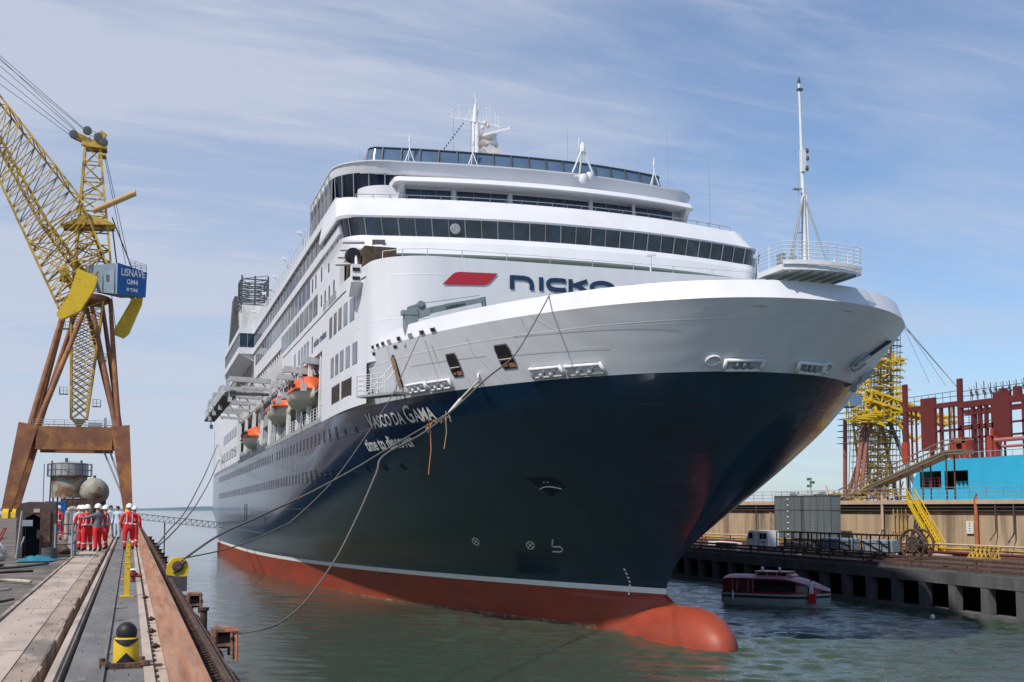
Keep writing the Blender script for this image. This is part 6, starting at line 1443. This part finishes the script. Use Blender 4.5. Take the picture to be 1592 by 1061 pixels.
# brown yellow scaffolding heap on the upper dock left of the blue hull
t = empty('scaffold_stack', 'untidy stack of yellow and brown scaffolding on the upper dock beside the blue hull', 'scaffolding', (74,102,7.85))
for m,nn in ((YEL,46),(DRUST,40),(BROWN,30)):
    mb = MB()
    for k in range(nn):
        y = random.uniform(-7,12); z = random.uniform(0,.7+.03*(12-y)); l = random.uniform(.5,2.0); a = random.choice((0,0,.3,1.2)); mb.beam((random.uniform(0,2.5),y,z),(random.uniform(0,2.5),y+l*cos(a),z+l*sin(a)*.6), .09)
    mb.build('pole_bundle', m, t)
# inclined gangway up to the red modules
t = empty('access_gangway', 'long brown inclined gangway rising to the red steel modules', 'gangway', (76,96,7.85)); mb = MB(); a = Vector((0,12,.2)); b = Vector((0,-5.5,4.8)); c = Vector((0,-8,4.8))
for dx in (0,1.4):
    for h_ in (0,1.1): mb.beam(a+Vector((dx,0,h_)), b+Vector((dx,0,h_)), .12); mb.beam(b+Vector((dx,0,h_)), c+Vector((dx,0,h_)), .12)
    for k in range(18): p = a.lerp(b,k/17); mb.beam(p+Vector((dx,0,0)), p+Vector((dx,0,1.1)), .07)
mb.build('handrail', mat('olive brown rail',(.20,.15,.10),.8), t); mb = MB(); mb.beam(a+Vector((.7,0,-.1)), b+Vector((.7,0,-.1)), 1.4, .45); mb.beam(b+Vector((.7,0,-.1)), c+Vector((.7,0,-.1)), 1.4, .45); mb.build('walkway', mat('dull olive steel',(.16,.13,.09),.8,var=.3), t)
mb = MB()
for k in range(5): p = a.lerp(b,.2+k*.2); mb.beam((p.x+.2,p.y,0),(p.x+.2,p.y,p.z), .12); mb.beam((p.x+1.2,p.y,0),(p.x+1.2,p.y,p.z), .12)
mb.each('support', DRUST, t)
# blue hull in the dock with red modules on top
bh = empty('blue_ship', 'bright sky blue hull of a ship in the next dock with square mooring openings', 'ship', (84,60,0))
mb = MB()
Y1 = 45.4
out_ = [(-60,12.3),(38.5,12.45),(41.5,12.35),(43.3,11.9),(44.6,11.1),(45.4,9.8),(45.7,8.3),(45.7,2),(-60,2)]
def qf(x, y0, y1, z0, z1): return [(x,y0,z0),(x,y1,z0),(x,y1,z1),(x,y0,z1)]
# face built round two openings
op = [(40.0,44.3,9.25,11.15),(36.0,39.8,9.0,11.1)]
f = MB()
ys = [-60,36.45,40.05,40.6,44.1,45.2]
f.add(qf(0,-60,36.45,2,12.35), [(0,1,2,3)]); f.add(qf(0,40.05,40.6,2,12.4), [(0,1,2,3)])
f.add(qf(0,36.45,40.05,2,9.1), [(0,1,2,3)]); f.add(qf(0,36.45,40.05,11.1,12.38), [(0,1,2,3)])
f.add(qf(0,40.6,44.1,2,9.25), [(0,1,2,3)]); f.add([(0,40.6,11.15),(0,44.1,11.15),(0,43.2,11.95),(0,41.5,12.38),(0,40.6,12.4)], [(0,1,2,3,4)])
f.add([(0,44.1,2),(0,45.7,2),(0,45.7,8.3),(0,45.4,9.8),(0,44.6,11.1),(0,44.1,11.15)], [(0,1,2,3,4,5)])
G = [[(x,y,z) for (y,z) in ((45.7,2),(45.7,8.3),(45.4,9.8),(44.6,11.1),(43.2,11.95),(41.5,12.38))] for x in (0,22)]; f.grid(G)
f.add([(0,-60,12.35),(22,-60,12.35),(22,41.5,12.38),(0,41.5,12.38)], [(0,1,2,3)])
f.build('hull', CYAN, bh)
mb = MB(); mb.box(2.5,2.6,35,45,8.5,12.2); mb.box(.02,2.6,35,45,9.0,9.05); mb.build('opening_interior', mat('dark interior',(.03,.02,.022),.8,var=.3), bh)
for k in range(5): mb = MB(); mb.lathe([(.25,9.05),(.25,9.9),(.32,10.0)], 10, (1.2,36.8+k*.65,0)); mb.build('bollard', CYAN, bh)
mb = MB(); rail(mb, [(.5,40.6,9.3),(.5,44,9.3)], 1.1, 3, .03, .8); mb.beam((1,42,9.3),(1.2,42.6,10.8),.25); mb.beam((1,41.4,9.3),(1,41.4,10.6),.2); mb.build('mooring_gear', DRED, bh)
mb = MB(); 
for y in fr(-50,41,60): mb.tube([(.3,y,12.35),(.3,y,13.0)], .05, 4)
mb.tube([(.3,-50,13.0),(.3,41,13.0)], .04, 4); mb.build('deck_railing', GREY, bh)
# red modules
md = empty('process_module', 'dark red steel process module, two storeys of frames and plates, on the blue ship', 'steel module', (86,60,12.36))
dz = 12.36
mb = MB()
for y,z1,w in ((49.0,21.6,.62),(39.8,21.3,.62)): mb.box(0,.35,y-w/2,y+w/2,0.2,z1-dz)
for y in (48.0,47.2,41.6,40.9,33.4,25.4,24.2): mb.box(.1,.3,y-.07,y+.07,0,18.4-dz)
for y in (44.6,42.9,37.9,36.8,35.9,34.9,30.6,29.6,28.6,27.6,26.6,22,20,18): mb.box(0,.35,y-.15,y+.15,0,18.6-dz)
for y in (44.6,36,27,20): mb.box(6,6.5,y-.2,y+.2,0,18.4-dz)
mb.each('column', DRED, md)
mb = MB(); mb.box(-.05,.45,39.8,49.0,18.3-dz,18.85-dz); mb.box(-.05,.45,10,39.8,18.0-dz,18.7-dz); mb.box(0,.3,34,46,15.6-dz,15.85-dz); mb.box(0,.3,10,39.8,15.9-dz,16.1-dz); mb.box(.05,.25,10,39,17.2-dz,17.4-dz); mb.box(0,.3,10,38,14.6-dz,14.8-dz); mb.box(5.9,6.3,10,46,18-dz,18.5-dz); mb.each('beam', DRED, md)
for (a,b,z0,z1) in ((43.7,46.0,13.6,19.6),(32.3,34.6,14.4,19.2)): mb = MB(); mb.box(-.12,.25,a,b,z0-dz,z1-dz); mb.build('bulkhead_plate', DRED, md)
for y in (33.5,31.5,28.6,24.6): mb = MB(); mb.box(0,.6,y-.35,y+.35,18.6-dz,19.6-dz); mb.build('stub', DRED, md)
mb = MB()
for (y,w) in ((40.6,.6),(38.8,.6),(35,.7),(34.2,.3)): mb.box(-.4,.4,y-w/2,y+w/2,0,2.3)
mb.box(-.4,.4,38.6,40.8,1.8,2.4); mb.box(-.2,.2,48.4,49.4,0,2.4); mb.beam((-.4,34.5,2.3),(-.4,34.5,3.1),.3); mb.each('support_leg', BRED, md)
mb = MB(); mb.tube([(-.5,20,1.8),(-.5,34,1.8)], .22, 8); mb.tube([(-.5,20,1.1),(-.5,33,1.1)], .15, 8); mb.build('module_pipe', mat('dusty red pipe',(.42,.14,.12),.6), md)
mb = MB()
for (a,b,z,) in ((40.2,48.6,18.9),(10,39.4,18.75)): rail(mb, [(.2,a,z-dz),(.2,b,z-dz)], 1.1, 2, .035, 1.2)
for y in fr(34.8,43,6): mb.tube([(.5,y,0),(.5,y,6)], .05, 4)
for z in (13.4,14.2,16.4,17.2): mb.tube([(.5,35,z-dz),(.5,43,z-dz)], .04, 4)
mb.build('module_railing', DKGREY, md)
for i in range(16):
    y = 24+i*.95+random.uniform(-.2,.2); mb = MB(); mb.tube([(.4,y,18.8-dz),(.4,y+.1,20.4-dz+random.uniform(-.4,.4))], .05, 5); mb.beam((.4,y-.1,19.2-dz),(.4,y+.2,19.7-dz), .18); mb.tube([(.4,y,19.4-dz),(.4,y+.5,20.3-dz)], .04, 4); mb.build('instrument', DKGREY, md)
# ============================================================ SCAFFOLDED CRANE FAR RIGHT
rc = empty('scaffolded_crane', 'yellow dock crane wrapped in dense scaffolding behind the bow of the ship', 'dock crane', (141.6,190,7.3))
def R(x, z, y=0): return (x-144, y, z-7.3)
for a,b in (((136.0,12,-4),(141,25,-2)),((137.5,12,-4),(142,25,-2)),((140.6,12,4),(146.5,26,2)),((140.9,12,4),(139.4,25,2)),((152.6,12,-4),(147.0,24.5,-2)),((149.4,12,-4),(150.4,25,-2)),((154,12,4),(148,25,2))):
    mb = MB(); mb.tube([R(a[0],7.3,a[2]*1.2),R(b[0],b[1],b[2])], .42, 8); mb.build('frame_leg', mat('faded red leg',(.26,.10,.08),.7,var=.3) if a[0] < 148 else mat('faded blue grey leg',(.13,.16,.20),.7), rc, 40)
mb = MB()
lattice(mb,0,0,12,.4,[(R(144.5+xx*3.2,24,yy*2),R(146.4+xx*1.9,45,yy*1.5)) for xx,yy in ((-1,-1),(1,-1),(1,1),(-1,1))],cr=.22); lattice(mb,0,0,9,.35,[(R(144.3+xx*1.6,9,yy*1.2),R(144.5+xx*3.2,24,yy*2)) for xx,yy in ((-1,-1),(1,-1),(1,1),(-1,1))],cr=.22)
mb.build('tower', mat('bright lattice yellow', (.62,.42,.05), .55, var=.2), rc)
mb = MB(); dens = []
for z in fr(9,46,30):
    w = 3.7 if 14 < z < 40 else 3.0; xc = 144.6+(z-10)*.06; w2 = w + (3.5 if 20 < z < 28 else 0)
    for y in (-3,0,3): mb.beam(R(xc-w2,z,y),R(xc+w,z,y),.12)
    for x in (-w2,-w/2,w/2,w): mb.beam(R(xc+x,z,-3),R(xc+x,z,3),.1)
    if int(z*7)%3 != 0: mb.beam(R(xc-w,z+.05,-3),R(xc+w*.8,z+.05,-3),.9,.12)
for x in fr(-4.2,3.6,9):
    for y in (-3,3): mb.beam(R(144.6+x,8.5,y),R(146.6+x*.85,46.5+1.2*sin(x*7),y),.10)
for x in fr(-8.4,-4.8,3): mb.beam(R(145+x,19.5,-3),R(145+x,28,-3),.1)
mb.build('scaffolding', mat('scaffold grey brown',(.17,.13,.08),.7,var=.4,sc=1), rc)
mb = MB(); lattice(mb,0,0,7,.5,[(R(141.5,30.5,-4),R(158.5,25.0,-6)),(R(141,28.5,-4),R(158.5,23.6,-6)),(R(141,28.5,-2),R(158.5,23.6,-4.5)),(R(141.5,30.5,-2),R(158.5,25,-4.5))],cr=.22); mb.beam(R(143,28,-4),R(151.5,20.5,-4),.5); mb.beam(R(151.5,20.5,-4),R(156,24,-5),.4); mb.beam(R(148,24,-4),R(151.5,26,-4),.3)
mb.box(-6.8,-2.0,-5,-4.4,17.2,18.0)
for (x0,x1,z0,z1,n_) in ((-8.5,-1,16.4,19.8,60),(-3,7,16.8,19.2,50),(-2.5,4.2,27.4,29.8,40),(6,17,16.6,19,50),(-5,5,20,26,30)):
    for k in range(n_):
        x = random.uniform(x0,x1); z = random.uniform(z0,z1); l = random.uniform(.8,3.2); a_ = random.choice((0,0,.0,1.57,.6,-.5)); y = random.uniform(-5,-3)
        mb.beam((x,y,z),(min(x1+1,x+l*cos(a_)),y+random.uniform(-.5,.5),z+l*sin(a_)*.7), random.uniform(.14,.34))
mb.build('jib', YEL2, rc)
mb = MB(); mb.box(-10.2,-5.0,-4.2,0,19.8,22.4); mb.build('cabin', mat('washed blue cabin',(.14,.22,.36),.6,var=.2), rc)
mb = MB()
for k,(x0,x1) in enumerate(((149.5,155.5),(149.8,159.5),(149.9,162.5),(150,163))): mb.tube([R(x0,47-k*.6,-2),R(x1,32.4-k*.4,-4)], .05 if k < 2 else .08, 4)
mb.beam(R(148.6,44,0),R(149.3,47.5,0),.3,.4); mb.build('stay_cable', GREY, rc)
# ============================================================ TENDER BOAT
tb = empty('tender_boat', 'maroon and grey enclosed passenger tender boat on the water below the far dock', 'boat', (44.9,71.4,0), atan2(-5.6,4.8)); tb.scale = (.92,.95,1.0)
# local: +x bow, y beam
def sec(x, L_=8.2):
    t = (x+4.1)/L_; return (1.45*(1-max(0,(t-.62)/.38)**2.4)**.8 + .0)
xs = fr(-4.1,4.1,28)
mb = MB(); G = []
for x in xs:
    b = max(.03,sec(x)); G.append([(x-.25*max(0,x-3)*(1 if z < .3 else 0), b*k, z + (.12*max(0,(x+0)/4)**2 if z > .5 else 0)) for k, z in ((0,-.5),(.55,-.35),(.86,.05),(.97,.45),(1.0,.92))]+[])
mb.grid(G); mb.grid([[(p[0],-p[1],p[2]) for p in r] for r in G]); hl = mb.build('hull', BOATW, tb, 40)
mb = MB(); mb.grid([[(x,s*(max(.03,sec(x))+.03),z+.12*max(0,x/4)**2) for x in xs] for s in (1,) for z in (.62,.78)]); mb.grid([[(x,-(max(.03,sec(x))+.03),z+.12*max(0,x/4)**2) for x in xs] for z in (.62,.78)]); mb.build('rubbing_band', BLACK, tb)
mb = MB(); G = []
for x in xs:
    b = max(.03,sec(x)); roof = 2.15 - .9*max(0,(x-.6)/3.5)**1.6 - .12*max(0,(-x-3.2))**2
    e = .12*max(0,x/4)**2; G.append([(x,b*.99,.92+e),(x,b*.95,.92+e+(roof-.92-e)*.62),(x,b*.90,roof-.16),(x,b*.62,roof),(x,0,roof+.08)])
mb.grid(G); mb.grid([[(p[0],-p[1],p[2]) for p in r] for r in G]); mb.add([G[0][i] for i in range(5)]+[(G[0][i][0],-G[0][i][1],G[0][i][2]) for i in (3,2,1,0)], [tuple(range(9))])
mb.build('cabin', MAROON, tb, 40)
mb = MB(); mb.grid([[(p[0],s*p[1]*1.02,p[2]+.015) for p in r[2:]] for r in G for s in (1,)]); mb.grid([[(p[0],-p[1]*1.02,p[2]+.015) for p in r[2:]] for r in G]); mb.build('roof', PINK, tb, 40)
def cab(x, f, side, off=.02):
    b = max(.03,sec(x)); roof = 2.15 - .9*max(0,(x-.6)/3.5)**1.6 - .12*max(0,(-x-3.2))**2; e = .12*max(0,x/4)**2
    z0, z1 = .92+e, .92+e+(roof-.92-e)*.62
    if f <= .62: k = f/.62; return (x, side*(b*(.99-.04*k)+off), z0+(z1-z0)*k)
    k = (f-.62)/.38; return (x, side*(b*(.95-.05*k)+off), z1+(roof-.16-z1)*k)
for side in (-1,1):
    for (a,b,f0,f1) in ((-1.6,1.75,.14,.86),(1.9,2.75,.2,.85),(3.35,3.9,.2,.8)):
        mb = MB(); mb.grid([[cab(x,f,side) for x in fr(a,b,8)] for f in fr(f0,f1,4)]); mb.build('cabin_window', FOAM, tb)
    mb = MB(); mb.grid([[cab(x,f,side,.025) for x in fr(-3.2,-1.8,4)] for f in fr(.0,.95,4)]); mb.build('side_door', mat('dull maroon door',(.09,.02,.025),.4), tb)
    mb = MB()
    for x in (-3.3,-2.9,-2.0,-1.6): mb.tube([cab(x,.1,side,.06),cab(x,.9,side,.06)], .022, 5)
    mb.each('grab_rail', PINK, tb)
mb = MB(); mb.box(-1.6,1.1,-.8,.8,2.16,2.45); mb.prism([(-1.6,2.45),(1.0,2.45),(1.4,2.2),(1.1,2.16),(-1.6,2.16)], 1, -.82, .82); wh = mb.build('wheelhouse', PINK, tb)
mb = MB(); 
for a,b in ((-1.4,-.7),(-.6,.1),(.2,.9)): mb.box(a,b,-.84,-.82,2.22,2.4)
mb.each('wheelhouse_window', FOAM, wh)
mb = MB(); mb.box(-1.7,1.2,-.95,.95,2.45,2.5); mb.build('wheelhouse_roof', MAROON, wh)
for x in (-1.3,.1): mb = MB(); mb.lathe([(.005,-.14),(.1,-.1),(.14,0),(.1,.1),(.005,.14)], 12, (x,0,2.66)); mb.tube([(x,0,2.4),(x,0,2.55)], .03, 5); mb.build('dome', SIGNW, tb, 50)
mb = MB(); mb.grid([[cab(x,f,-1,.03) for x in (2.85,3.25)] for f in (-.9,.0,.9)]); mb.box(2.8,3.3,-1.5,-1.1,.35,1.05); mb.build('red_fender', mat('red bumper',(.45,.01,.015),.5), tb)
mb = MB()
for y in (-.9,.9): mb.lathe([(.13,0),(.15,.1),(.15,.75),(.1,.85)], 12, (-4.25,y,.15))
mb.tube([(-3.2,-1.6,.5),(-3.2,-1.62,1.1)], .06, 8); mb.each('outboard_fender', SIGNW, tb, 40)
bm_ = Matrix.Translation((44.9,71.4,0)) @ Matrix.Rotation(atan2(-5.6,4.8),4,'Z')
pp = bm_ @ Vector((2.76,-1.36,.86)); person('crew member in white standing at the side of the tender boat near its bow', tuple(pp), atan2(-5.6,4.8)+.1, suit=mat('white coverall',(.68,.70,.74),.8), hel=False, pose=2, h=1.15, tape=False)
# small distant floating things
mb = MB(); mb.lathe([(.06,-.1),(.15,0),(.15,.12),(.06,.2)], 12); tag(mb.build('float', SIGNW, None, 40, loc=(49.5,60.5,0)), 'small white float on the water near the right edge', 'float')
